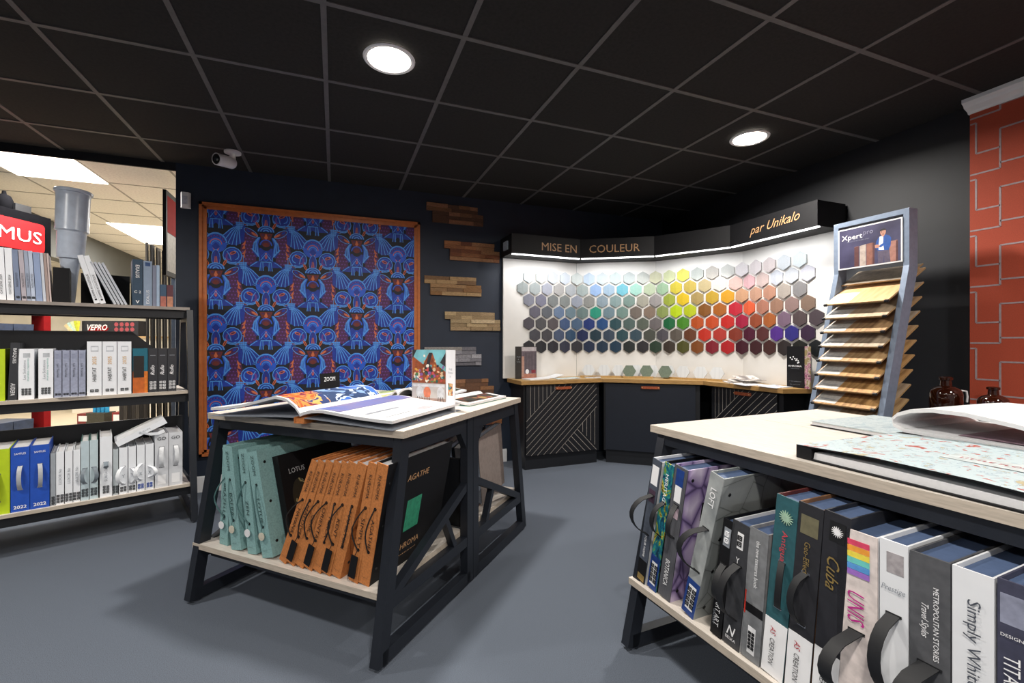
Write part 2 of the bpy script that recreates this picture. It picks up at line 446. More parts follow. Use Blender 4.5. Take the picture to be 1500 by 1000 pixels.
px0, px1, pz0, pz1 = -1.0, .735, .285, 2.3
wp = empty('wallpaper_panel', 'large framed blue and orange patterned wallpaper panel on navy wall', 'wall art', (0, 4.27, 0))
b = MB(); b.box(px0+.03, -.015, pz0+.03, px1-.03, 0, pz1-.03, BL0); b.build('backing', wp)
FW = m('copper_wood_frame', 'bd6c38', .4, 0, .05, 30)
def mould(b, x0, z0, x1, z1, wd, y0, mt):
    for (lo, hi, yy) in ((0, .4, y0), (.4, .65, y0*.7), (.65, 1, y0*.85)):
        a, c = wd*lo, wd*hi
        b.box(x0+a, yy, z0+a, x0+c, 0, z1-a, mt); b.box(x1-c, yy, z0+a, x1-a, 0, z1-a, mt)
        b.box(x0+a, yy, z0+a, x1-a, 0, z0+c, mt); b.box(x0+a, yy, z1-c, x1-a, 0, z1-a, mt)
b = MB(); mould(b, px0, pz0, px1, pz1, .052, -.032, FW); b.build('frame', wp)
b = MB(); S = .00088*1.0
for c in range(-1, 6):
    for r_ in range(-1, 5):
        cx = -.888 + c*.356; top = 2.075 + .325*(c % 2) - r_*.65
        if top < .1 or top-.66 > 2.4: continue
        A.put(b, lambda p, q, h: (cx+p*.00079, -.0155-h, top+q*.0009), 1.2e-5)
me = b.mesh('printed_pattern'); bm = bmesh.new(); bm.from_mesh(me)
for pc, pn in (((px0+.05, 0, 0), (-1, 0, 0)), ((px1-.05, 0, 0), (1, 0, 0)), ((0, 0, pz0+.05), (0, 0, -1)), ((0, 0, pz1-.05), (0, 0, 1))):
    bmesh.ops.bisect_plane(bm, geom=bm.verts[:]+bm.edges[:]+bm.faces[:], plane_co=pc, plane_no=pn, clear_outer=True)
bm.to_mesh(me); bm.free()
mesh_obj('printed_pattern', me, wp)

# =================================================================== RECLAIMED WOOD PANELS ON THE WALL
def woodset(pal):
    return [m('reclaimed_'+h, h, .7, 0, .13, 26, .4, stretch=(2, 8, 9)) for h in pal]
warm = woodset(['7d5638', '6a4730', '8b5f3c', '97694a', '5c3d2a']); red = woodset(['8e5a36', 'a06840', '7a4628', '9c6e4a', '6c3c24'])
tan = woodset(['8f6d49', 'a07b52', '7a5a3b', 'ab8a60', '8a6238']); pale = woodset(['a38c68', 'b59b73', '927a58', 'c0a985', '9f8562'])
grey = woodset(['8c8a90', '77757c', 'a09ea3', '6a686f', '8f8a86'])
WPN = [(.798, 2.50, warm, 'dark brown', 'uppermost of the column'), (.966, 2.155, red, 'reddish brown', 'second from the top'), (.779, 1.815, tan, 'tan brown', 'third from the top'),
       (.973, 1.482, pale, 'pale blond', 'fourth from the top'), (.779, 1.145, grey, 'grey weathered', 'behind the standing brochure'), (.905, .832, warm, 'mixed brown', 'just above the display table top'),
       (.775, .37+.06, tan, 'low tan', 'seen beneath the table top'), (.99, .56, red, 'low reddish', 'seen above the grey binders')]
for x, z, pal, cn, pos in WPN:
    t = empty('wood_cladding_panel', f'{cn} stacked wood strip panel on navy wall, {pos}', 'wall panel', (x, 4.27, z), group='reclaimed wood strip samples on the wall')
    for row in range(5):
        off = 0 if row < 2 or (row == 2 and random.random() < 0) else .055
        xx = off; end = off + .5
        while xx < end - .01:
            l = min(random.choice((.11, .16, .2, .24)), end - xx)
            if end - xx - l < .05: l = end - xx
            b = MB(); dd = random.uniform(.012, .026)
            b.box(xx+.0005, -dd, -(row+1)*.036+.0008, xx+l-.0005, 0, -row*.036-.0004, random.choice(pal)); b.build('wood_strip', t)
            xx += l

# =================================================================== COLOUR CORNER
def line_pt(pts, s):
    i = 0
    while i < len(pts)-2 and s > (Vector(pts[i+1])-Vector(pts[i])).length:
        s -= (Vector(pts[i+1])-Vector(pts[i])).length; i += 1
    d = (Vector(pts[i+1])-Vector(pts[i])).normalized(); return Vector(pts[i]) + d*s, d
BP = [(1.55, 4.22), (2.37, 4.22), (3.07, 3.815), (3.475, 3.114), (3.475, 2.29)]
FP = [(1.53, 3.94), (2.26, 3.95), (2.85, 3.57), (3.20, 3.00), (3.20, 2.23)]
back = empty('swatch_wall', 'white faceted wall panel behind the hexagon colour swatches', 'display panel', (0, 0, 0))
for i in range(4):
    a, c = Vector(BP[i]), Vector(BP[i+1]); d = (c-a).normalized(); n = Vector((-d.y, d.x))  # outward (away from viewer)
    b = MB(); q = [a, c, c + n*.03, a + n*.03]
    if i in (0, 1): q = [a + d*(.0 if i == 0 else .001), c - d*.001, c + n*.03 - d*.001, a+n*.03+d*.0015]
    b.prism([(p.x, p.y) for p in q], .832, 2.05, PANELW, 'z'); b.build('panel', back)
# header box
hd = empty('header_box', 'black faceted header box with copper lettering and light strip', 'sign', (0, 0, 0))
HB = m('header_black', '131316', .6, 0, .04, 20, spec=.3)
bk = [(1.53, 4.25), (2.40, 4.25), (3.10, 3.85), (3.50, 3.13), (3.50, 2.23)]
b = MB()
for i in range(4):
    q = [FP[i], FP[i+1], bk[i+1], bk[i]]; b.prism(q, 2.02, 2.205, HB, 'z')
b.build('header_case', hd)
LED = m('led_strip', 'ffffff', .5, 0, 0, emit=3)
for i in range(4):
    a, c = Vector(FP[i]), Vector(FP[i+1]); d = (c-a).normalized(); n = Vector((-d.y, d.x)); b = MB()
    q = [a+n*.006+d*.01, c+n*.006-d*.0, c+n*.028, a+n*.028+d*.01]; b.prism([(p.x, p.y) for p in q], 2.010, 2.0198, LED, 'z'); b.build('light_strip', hd)
    mid = (a+c)/2 + n*.035; area('strip_lamp', (mid.x, mid.y, 2.0), (R(24), 0, math.atan2(d.y, d.x)), (c-a).length*.95, .03, 2.9, (.97, .98, 1), spread=150)
def header_text(seg, s, txt, ln, ht, zc, shear=0, bold=0, tilt=0):
    a, c = Vector(FP[seg]), Vector(FP[seg+1]); d = (c-a).normalized(); p = a + d*s
    b = MB(); lettering(b, txt, ln, ht, 0, 0, COPPER, y=-.002, shear=shear, bold=bold)
    me = b.mesh('lettering'); o = mesh_obj('lettering', me, hd, (p.x, p.y, zc), (0, R(tilt), math.atan2(d.y, d.x)))
header_text(0, .50, 'MISE EN', .38, .075, 2.105)
header_text(1, .33, 'COULEUR', .48, .075, 2.105)
header_text(3, .42, 'par Unikalo', .44, .09, 2.11, shear=.45, tilt=-3)
b = MB(); b.box(1.515, 4.03, 2.07, 1.53, 4.13, 2.15, m('grey_switch', '9aa3b0', .4)); o = b.build('light_switch', hd)

# worktop and three cabinets
WK = m('oak_worktop', 'b8935a', .45, 0, .08, 16, .1, stretch=(6, 1, 6)); WKE = m('oak_worktop_edge', 'a9824c', .5, 0, .1, 18, stretch=(1, 1, 8))
WF = [(1.59, 3.85), (2.45, 3.85), (3.16, 3.27), (3.19, 2.49)]
b = MB()
b.prism([WF[0], WF[1], (2.45, 4.218), (1.59, 4.218)], .797, .832, WK, 'z', side=WKE)
b.prism([WF[1], WF[2], (3.47, 3.11), (3.066, 3.81), (2.45, 4.168)], .797, .832, WK, 'z', side=WKE)
b.prism([WF[2], WF[3], (3.47, 2.40), (3.47, 3.11)], .797, .832, WK, 'z', side=WKE)
tag(b.build('oak_worktop'), 'angled oak worktop running under the hexagon swatches', 'worktop')
CABM = m('cabinet_navy_black', '101116', .5, 0, .04, 20); CABN = m('cabinet_navy_door', '141924', .45, 0, .04, 20); LINEM = m('inlay_line', '9a948d', .5, 0, 0)
LEATH = m('tan_leather', '9a4a28', .5, 0, .12, 60, .2)
def cabinet(p0, p1, depth, label, chev, side0=0, side1=0):
    a, c = Vector(p0), Vector(p1); d = (c-a).normalized(); ang = math.atan2(d.y, d.x); L = (c-a).length
    t = empty('base_cabinet', label, 'cabinet', (a.x, a.y, 0), (0, 0, ang))
    b = MB(); b.prism([(0, .02), (L, .02), (L-side1, depth), (side0, depth)], .12, .796, CABM, 'z')
    b.build('cabinet_body', t)
    b = MB(); b.prism([(.02, .03), (L-.02, .03), (L-.02-side1, depth), (.02+side0, depth)], 0, .12, STEELD, 'z'); b.build('plinth', t)
    dr = MB(); x0, x1, z0, z1 = .02, L-.04, .135, .785; dr.box(x0, 0, z0, x1, .019, z1, CABN if not chev else CABM); door = dr.build('door', t)
    if chev:
        g = Art(); W_, H = x1-x0, z1-z0; th = .0035
        def clip(x_a, y_a, x_b, y_b): g.stroke([(x_a, y_a), (x_b, y_b)], th, LINEM)
        mm = .95   # slope of the diagonals
        # diagonals rising to the right, fanned between vertical and lower right areas
        for k in range(11):
            c0 = .32 - k*.061          # z at x=0
            xa = 0 if c0 >= 0 else -c0/mm; ya = max(c0, 0)
            xb = min(W_, (H-c0)/mm); yb = c0 + mm*xb
            if k < 7 or True:
                if k >= 8:
                    pass
                clip(xa, ya, xb, yb)
        low = .32 - 10*.061
        for k in range(1, 8):
            xx = k*.042
            if .32 + mm*xx < H: clip(xx, .32+mm*xx, xx, H)
        for k in range(0, 5):
            xx = W_-.02 - k*.045; top = low + mm*xx; bot = .05 + (W_-.02-xx)*1.0
            if top > bot: clip(xx, bot, xx, top)
        for k in range(0, 6):
            ex = W_ - k*.065; sx_ = (ex*1.0 - low)/(1+mm); clip(sx_, low+mm*sx_, ex, 0)
        bb = MB(); g.put(bb, lambda p, q, h: (x0+p, -.0008, z0+q), 0); bb.build('inlay', door)
    hb = MB(); hx = L/2; M_ = Matrix.Translation((hx, 0, .755))
    hb.strap([(-.085, -.002, 0), (-.075, -.012, 0), (0, -.018, 0), (.075, -.012, 0), (.085, -.002, 0)], (0, 0, .026), .004, LEATH, M_)
    hb.lathe([(0, 0), (.006, 0), (.005, .004), (0, .005)], COPPER, 8, M_ @ Matrix.Translation((-.075, -.016, 0)) @ Matrix.Rotation(R(90), 4, 'X'))
    hb.lathe([(0, 0), (.006, 0), (.005, .004), (0, .005)], COPPER, 8, M_ @ Matrix.Translation((.075, -.016, 0)) @ Matrix.Rotation(R(90), 4, 'X'))
    hb.build('handle', door)
cabinet((1.63, 3.875), (2.44, 3.875), .34, 'left cabinet with line inlaid black door and tan pull', True)
cabinet((2.475, 3.865), (3.155, 3.30), .30, 'middle plain navy cabinet with tan leather pull', False, .0, .0)
cabinet((3.215, 3.24), (3.215, 2.52), .25, 'right cabinet with line inlaid black door beside sample rack', True)

# hexagon swatches
ROWS = [
 (0, 'd9e3ea d9dedd d9dde6 d6dfe9 cfd6d4 c4d6ea d3dfe4 d0e0e0 c9d4d4 cdd2cc d6d6b4 dfe6b4 f0ea62 c9cfc9 c8c4bb d2d4cf e2dcde e2d8da dccfce d9dde2 dfe7ea'),
 (-.5, 'a9b2b0 b4bcbc b6bac8 b9b6b4 b3b8bd a9b5b3 9dbce8 a9c4da 74c4d6 a9dccd bccbab a3c4a0 d6c436 c9b04c c4b283 e4e0d3 e2b9b0 e0b3b8 ccb6b1 c9ccd6 c6cad0 c9c9d4'),
 (0, '8f909f 85869a 868a8a 8a908f 9ba1b0 94948f 93a5b0 8ea6a6 7f9a92 a9a595 a09a98 a3b03a e6c113 b09657 c9a227 e0a010 d3a07a cf9f86 c48f77 b5aaa0 8d8a8c'),
 (.5, '6c6878 666b73 6f87a8 6f8894 6f8583 12997c 758e99 76938a 75685e 85705f 94a35a c6e000 c3cf12 8a5210 b0600c c8102e f2663c bd7e68 a87e68 9c807a 8a7262'),
 (0, '55505a 57565a 5d5558 3f5a86 466383 0d2f7a 0f4a85 1d4a52 4f6460 576052 716a6a 0c6b3a 4a8f1c c4500e cf4a12 d01a12 b01640 a44f30 b8642f 836a80 57484a 50444a'),
 (.5, '4b4a52 48464c 4a5a78 2a4f70 061a52 053040 33455a 1c4a52 2f4a58 46483f 58535a 665c52 6d3a1c d02a10 c03428 8c2c14 551030 5e2c2c 5a2f96 332e88 3a2040'),
 (0, '2a2a30 25272c 2a2a32 33354a 2b2a33 10274a 0d2f4a 053450 15201f 231f24 1f3a28 40342a 55541c 8a4a10 8a0d24 c01018 45091f 421a22 47231f 2f2626 1a1c18 12161a')]
ORD = 'first second third fourth fifth sixth seventh eighth ninth tenth eleventh twelfth thirteenth fourteenth fifteenth sixteenth seventeenth eighteenth nineteenth twentieth twenty-first twenty-second'.split()
def cname(h):
    r, g, bl = [int(h[i:i+2], 16)/255 for i in (0, 2, 4)]; H, S_, V = colorsys.rgb_to_hsv(r, g, bl); H *= 360
    if S_ < .13: return 'off-white' if V > .82 else 'pale grey' if V > .66 else 'mid grey' if V > .42 else 'dark grey' if V > .25 else 'near-black'
    n = 'red' if H < 14 or H >= 345 else 'orange' if H < 38 else 'yellow' if H < 62 else 'lime green' if H < 80 else 'green' if H < 160 else 'teal' if H < 195 else 'blue' if H < 245 else 'violet' if H < 290 else 'plum'
    if n == 'orange' and V < .6: n = 'brown'
    if n == 'orange' and S_ < .5: n = 'beige'
    if n == 'yellow' and S_ < .5: n = 'khaki'
    if n == 'red' and S_ < .4: n = 'dusty pink'
    q = 'pale' if V > .75 and S_ < .3 else 'muted' if S_ < .35 else 'dark' if V < .35 else 'bright' if S_ > .7 and V > .6 else ''
    return (q + ' ' + n).strip()
hexmesh = {}
RH = .0655
def hexm(h, bend):
    hd_ = ''.join('%02x' % int(int(h[i:i+2], 16)*.82) for i in (0, 2, 4)); mt = m('swatch_'+h, hd_, .5, 0, .03, 120)
    b = MB(); P = [(RH*math.sin(R(60*i)), RH*math.cos(R(60*i))) for i in range(6)]
    d0, rg = -.012, -.0175
    def f(p, y): return (p[0], y, p[1])
    fr_ = [f(P[i], rg if i in (0, 3) else d0) for i in range(6)]
    if bend:   # tile bridging two wall facets
        fr_ = [f(P[i], rg-.008 if i in (0, 3) else d0) for i in range(6)]
    bkk = [f(P[i], 0 if not bend or i not in (0, 3) else -.006) for i in range(6)]
    vs = fr_ + bkk
    b.add(vs, [(0, 3, 4, 5), (0, 1, 2, 3)], mt); edge = m('swatch_edge', '8e8c8a', .6)
    b.add(vs, [(i, (i+1) % 6, 6+(i+1) % 6, 6+i) for i in range(6)], mt)
    b.add(vs, [(6, 7, 8, 9), (6, 9, 10, 11)], edge)
    return b
S0 = .27; PT = .1362
for ri, (st, cols) in enumerate(ROWS):
    for k, h in enumerate(cols.split()):
        s = S0 + (k+st)*PT
        p, d = line_pt(BP, s); n = Vector((-d.y, d.x)); ang = math.atan2(d.y, d.x)
        acc = 0; bend = False; off = .002
        for i in range(3):
            acc += (Vector(BP[i+1])-Vector(BP[i])).length; dd = s-acc
            if abs(dd) < .06:
                a_prev = math.atan2(BP[i+1][1]-BP[i][1], BP[i+1][0]-BP[i][0]); a_next = math.atan2(BP[i+2][1]-BP[i+1][1], BP[i+2][0]-BP[i+1][0])
                tt = (dd+.06)/.12; ang = a_prev + (a_next-a_prev)*tt; off = .002 + .016*(1-abs(dd)/.06)
        q = p - n*off
        o = hexm(h, bend).build('colour_swatch')
        o.location = (q.x, q.y, 1.851-ri*.1178); o.rotation_euler = (0, 0, ang)
        tag(o, f'{cname(h)} hexagonal swatch, {ORD[k]} from left in {ORD[ri]} row of wall display', 'colour swatch', 'hexagonal colour swatches on the wall display')

# =================================================================== GONDOLA TABLES
def side_frame(t, x0, x1, yf, ym, dy, zt, shelf_z, mirror=False):
    """one half of an end frame: slanted leg, post, floor rail, shelf rail, brace, strut"""
    s = -1 if mirror else 1
    Y = lambda y: ym + s*(y-ym)
    b = MB(); top = zt-.03
    b.bar((Y(yf+.02), .012), (Y(yf+dy+.03), top), .052, x0, x1, STEEL)
    b.bar((Y(ym-.03), .012), (Y(ym-.03), top), .056, x0, x1, STEEL)
    b.bar((Y(yf+.02), .038), (Y(ym-.03), .038), .05, x0, x1, STEEL)
    b.bar((Y(yf+dy+.0), top-.03), (Y(ym-.03), top-.03), .07, x0+.004, x1-.004, STEEL)
    sl = yf + .02 + (dy+.01)*shelf_z/top
    b.bar((Y(sl), shelf_z-.045), (Y(ym-.03), shelf_z-.045), .045, x0+.002, x1-.002, STEEL)
    b.bar((Y(sl+.02), shelf_z-.03), (Y(ym-.04), shelf_z+.23), .036, x0+.003, x1-.003, STEEL)
    my, mz = (sl+.02+ym-.04)/2+.08, shelf_z-.03+.13+.045
    b.bar((Y(my), mz), (Y(my+.09), shelf_z-.03), .026, x0+.004, x1-.004, STEEL)
    b.prism([(Y(ym-.05), top-.06), (Y(ym-.12), top-.06), (Y(ym-.05), top-.16)], x0+.004, x1-.004, STEEL, 'x')
    return b.build('side_frame', t)
def foot(t, x, y):
    b = MB(); M_ = Matrix.Translation((x, y, 0)); b.lathe([(0, 0), (.014, 0), (.014, .005), (.005, .008), (.005, .03)], CHROME, 10, M_); b.build('levelling_foot', t)
def table(deg, x0, x1, yf, ytf, ym, zt, label):
    t = local('display_table', label, 'display table', deg, 0, 0, 0)
    yb = 2*ym - yf; ytb = 2*ym - ytf; sz = .262
    b = MB(); b.box(x0-.03, ytf, zt-.028, x1+.055, ym-.001, zt, OAKE, top=OAKL); b.build('tabletop', t)
    b = MB(); b.box(x0-.03, ym+.001, zt-.028, x1+.055, ytb, zt, OAKE, top=OAKL); b.build('tabletop', t)
    for (a, c) in ((yf+.035, ym-.03), (ym+.03, yb-.035)):
        b = MB(); b.box(x0-.005 if a < ym else x0+.042, a, sz-.024, x1-.002, c, sz, OAKE, top=OAKL); b.build('shelf', t)
    for (a, c) in ((x0, x0+.04), (x1, x1+.04)):
        side_frame(t, a, c, yf, ym, ytf-yf+.01, zt, sz); side_frame(t, a, c, yf, ym, ytf-yf+.01, zt, sz, True)
    dyt = ytf - yf + .01
    for s in (-1, 1):
        Y = lambda y: ym + s*(y-ym)
        b = MB(); y = Y(yf+dyt+.03); b.box(x0+.04, min(y, y-.03*s), zt-.070, x1, max(y, y-.03*s), zt-.028, STEEL); b.build('top_rail', t)
        b = MB(); y = Y(yf+.09); b.box(x0+.04, min(y, y+.03*s), sz-.075, x1, max(y, y+.03*s), sz-.024, STEEL); b.build('shelf_rail', t)
    b = MB(); b.box(x0+.04, ym-.012, sz, x1, ym+.012, .60, STEELD); b.build('divider_panel', t)
    for x in (x0+.02, x1+.02):
        for y in (yf+.03, ym-.03, ym+.03, yb-.03): foot(t, x, y)
    return t
table(-45, -2.20, -1.131, 1.30, 1.42, 2.0, .85, 'pale oak topped black steel display table in the middle of the room')
table(-87.2, -1.45, -.36, 1.12, 1.285, 1.82, .85, 'pale oak topped black steel display table at lower right')

# =================================================================== BINDERS AND BOOKS
def binder(label, deg, xl, xr, y, z, h, d, lean=0, cov='e0e0e0', spine=None, side=None, deco=(), group=None, name='sample_binder', cat='binder', pitch=0, pages=PAGE, th=.004, back=False):
    """standing binder; local x along the shelf, spine facing -y"""
    w_ = xr - xl
    px = xr if lean >= 0 else xl; o = -w_ if lean >= 0 else 0
    t = local(name, label, cat, deg, px, y, z, lean, 180 if back else 0, pitch, group)
    if back: o = -w_ - o
    cm = cov if not isinstance(cov, str) else m('cover_'+cov, cov, .5, 0, .025, 30); sm = spine if spine and not isinstance(spine, str) else (m('cover_'+spine, spine, .5, 0, .025, 30) if spine else cm)
    sd = side or cm
    b = MB()
    b.box(o, 0, 0, o+w_, th, h, sm); b.box(o, th, 0, o+th, d, h, sd); b.box(o+w_-th, th, 0, o+w_, d, h, sd)
    b.build('cover', t)
    b = MB(); g = (.010 if deg != 21 else .006) if w_ > .02 else .001
    b.box(o+th+.0005, th+.001, g, o+w_-th-.0005, d-.006, h-g, pages); b.build('pages', t)
    lab = MB(); k = 0; lz = .0004
    for q in deco:
        kd = q[0]
        if kd == 't':   # text, length, height, x fraction, z, rot, material, shear, bold
            _, txt, ln, ht, xf, zc, rot, mt = q[:8]; sh = q[8] if len(q) > 8 else 0; bo = q[9] if len(q) > 9 else 0
            b = MB(); lettering(b, txt, ln, ht, o+w_*xf, zc, mt, rot, y=-.0030, shear=sh, bold=bo); mesh_obj('title', b.mesh('title'), t)
        elif kd == 'st':
            _, txt, ln, ht, yc, zc, mt = q[:7]; b = MB(); lettering(b, txt, ln, ht, yc, zc, mt, '0', y=o+w_+.0006, plane='right', shear=q[7] if len(q) > 7 else 0); mesh_obj('cover_title', b.mesh('cover_title'), t)
        elif kd == 'sr':
            _, a0, z0, a1, z1, mt = q; b = MB(); b.box(o+w_, a0, z0, o+w_+.0006, a1, z1, mt); b.build('cover_print', t)
        elif kd == 'se':
            _, yc, zc, ry, rz, mt = q; b = MB(); b.prism([(yc+ry*math.cos(R(15*i)), zc+rz*math.sin(R(15*i))) for i in range(24)], o+w_, o+w_+.0006, mt, 'x'); b.build('cover_print', t)
        elif kd == 'r':
            _, f0, z0, f1, z1, mt = q; lz += .00025; sb = MB(); sb.box(o+w_*f0, -lz, z0, o+w_*f1, 0, z1, mt); sb.build('spine_label', t)
        elif kd == 'q':  # rows of small pictograms
            _, xf, zc, nx, nz, sz, mt = q; k = 1
            for i in range(nx):
                for j in range(nz):
                    cx = o+w_*xf + (i-(nx-1)/2)*sz*1.35; czz = zc + (j-(nz-1)/2)*sz*1.35; e = sz/2
                    for (a0, b0, a1, b1) in ((-e, -e, e, -e*.6), (-e, e*.6, e, e), (-e, -e, -e*.6, e), (e*.6, -e, e, e), (-e*.25, -e*.25, e*.25, e*.25)):
                        lab.box(cx+a0, -.0028, czz+b0, cx+a1, 0, czz+b1, mt)
        elif kd == 'h':  # strap handle: z0 z1 material bulge width sideways
            _, z0, z1, mt, bu, wd = q[:6]; sx_ = q[6] if len(q) > 6 else 0; xf = q[7] if len(q) > 7 else .5
            P = []
            for i in range(9):
                f = i/8; e = math.sin(math.pi*f); e = e**.6 if e > 0 else 0
                P.append((o+w_*xf + sx_*e, -.002 - bu*e, z0 + (z1-z0)*f))
            hb = MB(); hb.strap(P, (wd, wd*.0, 0), .0025, mt); hb.build('handle', t, True)
            for zz in (z0, z1):
                sb = MB(); sb.box(o+w_*xf-wd*.6, -.0015, zz-.003, o+w_*xf+wd*.6, 0, zz+.003, CHROME if bu < .035 else mt); sb.build('handle_slot', t)
        elif kd == 'c':  # cord between two eyelets with optional hanging tag
            _, z0, z1, mt, sx_, tg = q; P = []
            for i in range(9):
                f = i/8; e = math.sin(math.pi*f); P.append((o+w_*.5 + sx_*e*(1 if i < 5 else .9), -.004-.016*e, z0 + (z1-z0)*f))
            hb = MB(); hb.tube(P, .0028, mt, 6); hb.build('cord', t, True)
            for zz in (z0, z1):
                eb = MB(); eb.lathe([(.002, 0), (.0065, 0), (.0065, .0015), (.002, .0015)], BLACKP, 10, Matrix.Translation((o+w_*.5, 0, zz)) @ Matrix.Rotation(R(90), 4, 'X')); eb.build('eyelet', t)
            if tg:
                tb = MB(); kind, tm, ln = tg
                xx = o+w_*.5; zz = z0 - .012
                tb.tube([(xx, -.006, z0), (xx-.004, -.009, z0-.02)], .0015, mt, 5)
                if kind == 'round': tb.lathe([(0, 0), (ln, 0), (ln, .003), (0, .003)], tm, 16, Matrix.Translation((xx-.006, -.008, z0-.02-ln)) @ Matrix.Rotation(R(90), 4, 'X'))
                else: tb.box(xx-.02, -.011, z0-.025-ln, xx+.012, -.008, z0-.022, tm)
                tb.build('hanging_tag', t)
        elif kd == 'f':
            _, xf, zc, rr, mt = q; fb = MB(); fb.prism([(o+w_*xf+rr*(1 if i % 2 else .45)*math.cos(R(11.25*i)), zc+rr*(1 if i % 2 else .45)*math.sin(R(11.25*i))) for i in range(32)], -.0028, 0, mt, 'y'); fb.build('flower_emblem', t)
        elif kd == 'e':
            _, yy, zz = q; eb = MB(); eb.lathe([(0, .0012), (.006, .0012), (.0065, 0)], BLACKP, 10, Matrix.Translation((o+w_, yy, zz)) @ Matrix.Rotation(R(90), 4, 'Y')); eb.build('eyelet', t)
    if k: lab.build('pictograms', t)['kind'] = 'stuff'
    return t

# ---- central table: four teal and nine orange binders
TEAL = m('teal_linen', '84acac', .75, 0, .07, 160, .2); TAN = m('tan_linen', 'c47a40', .75, 0, .08, 120, .2)
BLK = m('black_board', '111114', .6, 0, .05, 60, spec=.25); CREAMT = m('cream_tag', 'cfc8b6', .5); DKINK = m('spine_ink', '3a2a20', .6, 0, 0); TINK = m('teal_ink', '2c4443', .6, 0, 0)
TCORD = m('teal_cord', '4d7474', .7); BCORD = m('black_cord', '1a1614', .6)
G = 'teal wallpaper binders on the central table'
for (nm, xl, xr, lean, yy, tm, tg, ss, lb) in [
    ('BRAZELLO', -2.075, -2.02, 3, 1.375, WHITE, 'round', -.045, 'teal binder with round white tag, leftmost on central table shelf'),
    ('BAHIA', -1.97, -1.905, -8, 1.36, CREAMT, 'round', .012, 'second teal binder from left, reading BAHIA'),
    ('ZEN', -1.865, -1.81, -8, 1.362, WHITE, 'round', -.04, 'third teal binder from left, reading ZEN, with white disc'),
    ('LOTUS', -1.77, -1.705, -13, 1.36, CREAMT, 'round', .01, 'rightmost teal binder beside the dark lotus album, cream tag')]:
    binder(lb, -45, xl, xr, yy, .262, .455, .46, lean, BLK, TEAL, side=TEAL if nm != 'LOTUS' else TEAL, group=G, deco=[
        ('t', 'ZOOM', .085, .016, .5, .395, 'd', TINK), ('t', nm, 0.026*len(nm)*.8, .016, .5, .20, 'd', TINK), ('c', .13, .31, TCORD, ss, (tg, tm, .017)),
        ('t', 'wallpaper', .03, .005, .4, .03, '0', TINK), ('e', .03, .40), ('e', .03, .23), ('e', .03, .06)])
# the tall album between the two groups
LEAFY = ramp_mat('leafy_print', [(0, '2c2a22'), (.35, '8d8560'), (.5, '3f3f34'), (.62, 'b3ad8c'), (.8, '55543c')], 'WAVE', 9, dist=6)
t = binder('large black album with LOTUS title and oval leaf picture', -45, -1.69, -1.655, 1.425, .262, .43, .44, -14, BLK, BLK, name='album', cat='album',
   deco=[('st', 'LOTUS', .085, .022, .085, .35, m('silver_ink', 'b9bcc0')), ('se', .085, .235, .042, .075, LEAFY)])
G = 'tan wallpaper binders on the central table'
oran = [('HAVANA', -1.673, -1.633, 23, -.035, None, 'leftmost tan binder, spine reading HAVANA'),
        ('MALDIVES', -1.629, -1.585, 22, .0, ('bar', BLK, .085), 'second tan binder from left, spine reading MALDIVES'),
        ('CORK', -1.581, -1.534, 21, -.02, None, 'third tan binder from left, with little blue picture tag'),
        ('ORIENTAL', -1.530, -1.486, 20, -.03, ('bar', BLK, .085), 'fourth tan binder from left, spine reading ORIENTAL'),
        ('TEKLA', -1.482, -1.437, 19, .02, None, 'fifth tan binder from left, in middle of the tan row'),
        ('KENT', -1.431, -1.387, 17, -.03, ('bar', BLK, .09), 'sixth tan binder from left, spine reading KENT'),
        ('HAMILTON', -1.382, -1.335, 16.5, .015, None, 'seventh tan binder from left, spine reading HAMILTON'),
        ('SIMPLY', -1.292, -1.247, 12, -.03, ('bar', BLK, .085), 'eighth tan binder from left, just before the rightmost'),
        ('AGATHE', -1.243, -1.192, 11, -.012, None, 'rightmost tan binder, black cover titled AGATHE with green picture')]
GREENP = m('green_plate', '2f8f6c', .5, 0, .1, 60)
for i, (nm, xl, xr, lean, ss, tg, lb) in enumerate(oran):
    dk = [('t', 'KHROMA', .095, .014, .5, .385, 'd', DKINK), ('t', nm, .026*len(nm)*.75, .015, .5, .20, 'd', DKINK), ('c', .13, .30, BCORD, ss, tg), ('t', 'wallcoverings', .03, .004, .5, .03, '0', DKINK)]
    if nm == 'AGATHE': dk += [('st', 'AGATHE', .15, .026, .22, .385, COPPER, .1), ('sr', .17, .15, .27, .285, GREENP), ('st', 'KHROMA', .15, .026, .22, .085, COPPER), ('st', 'masureel', .12, .006, .22, .05, COPPER), ('e', .03, .40), ('e', .03, .23), ('e', .03, .06)]
    if nm == 'HAMILTON': dk += [('e', .03, .06)]
    sd = TAN if nm != 'AGATHE' else BLK
    binder(lb, -45, xl, xr, 1.36, .262, .478, .46, lean, BLK, TAN, side=sd, group=G, deco=dk)
    if nm == 'AGATHE':
        pass
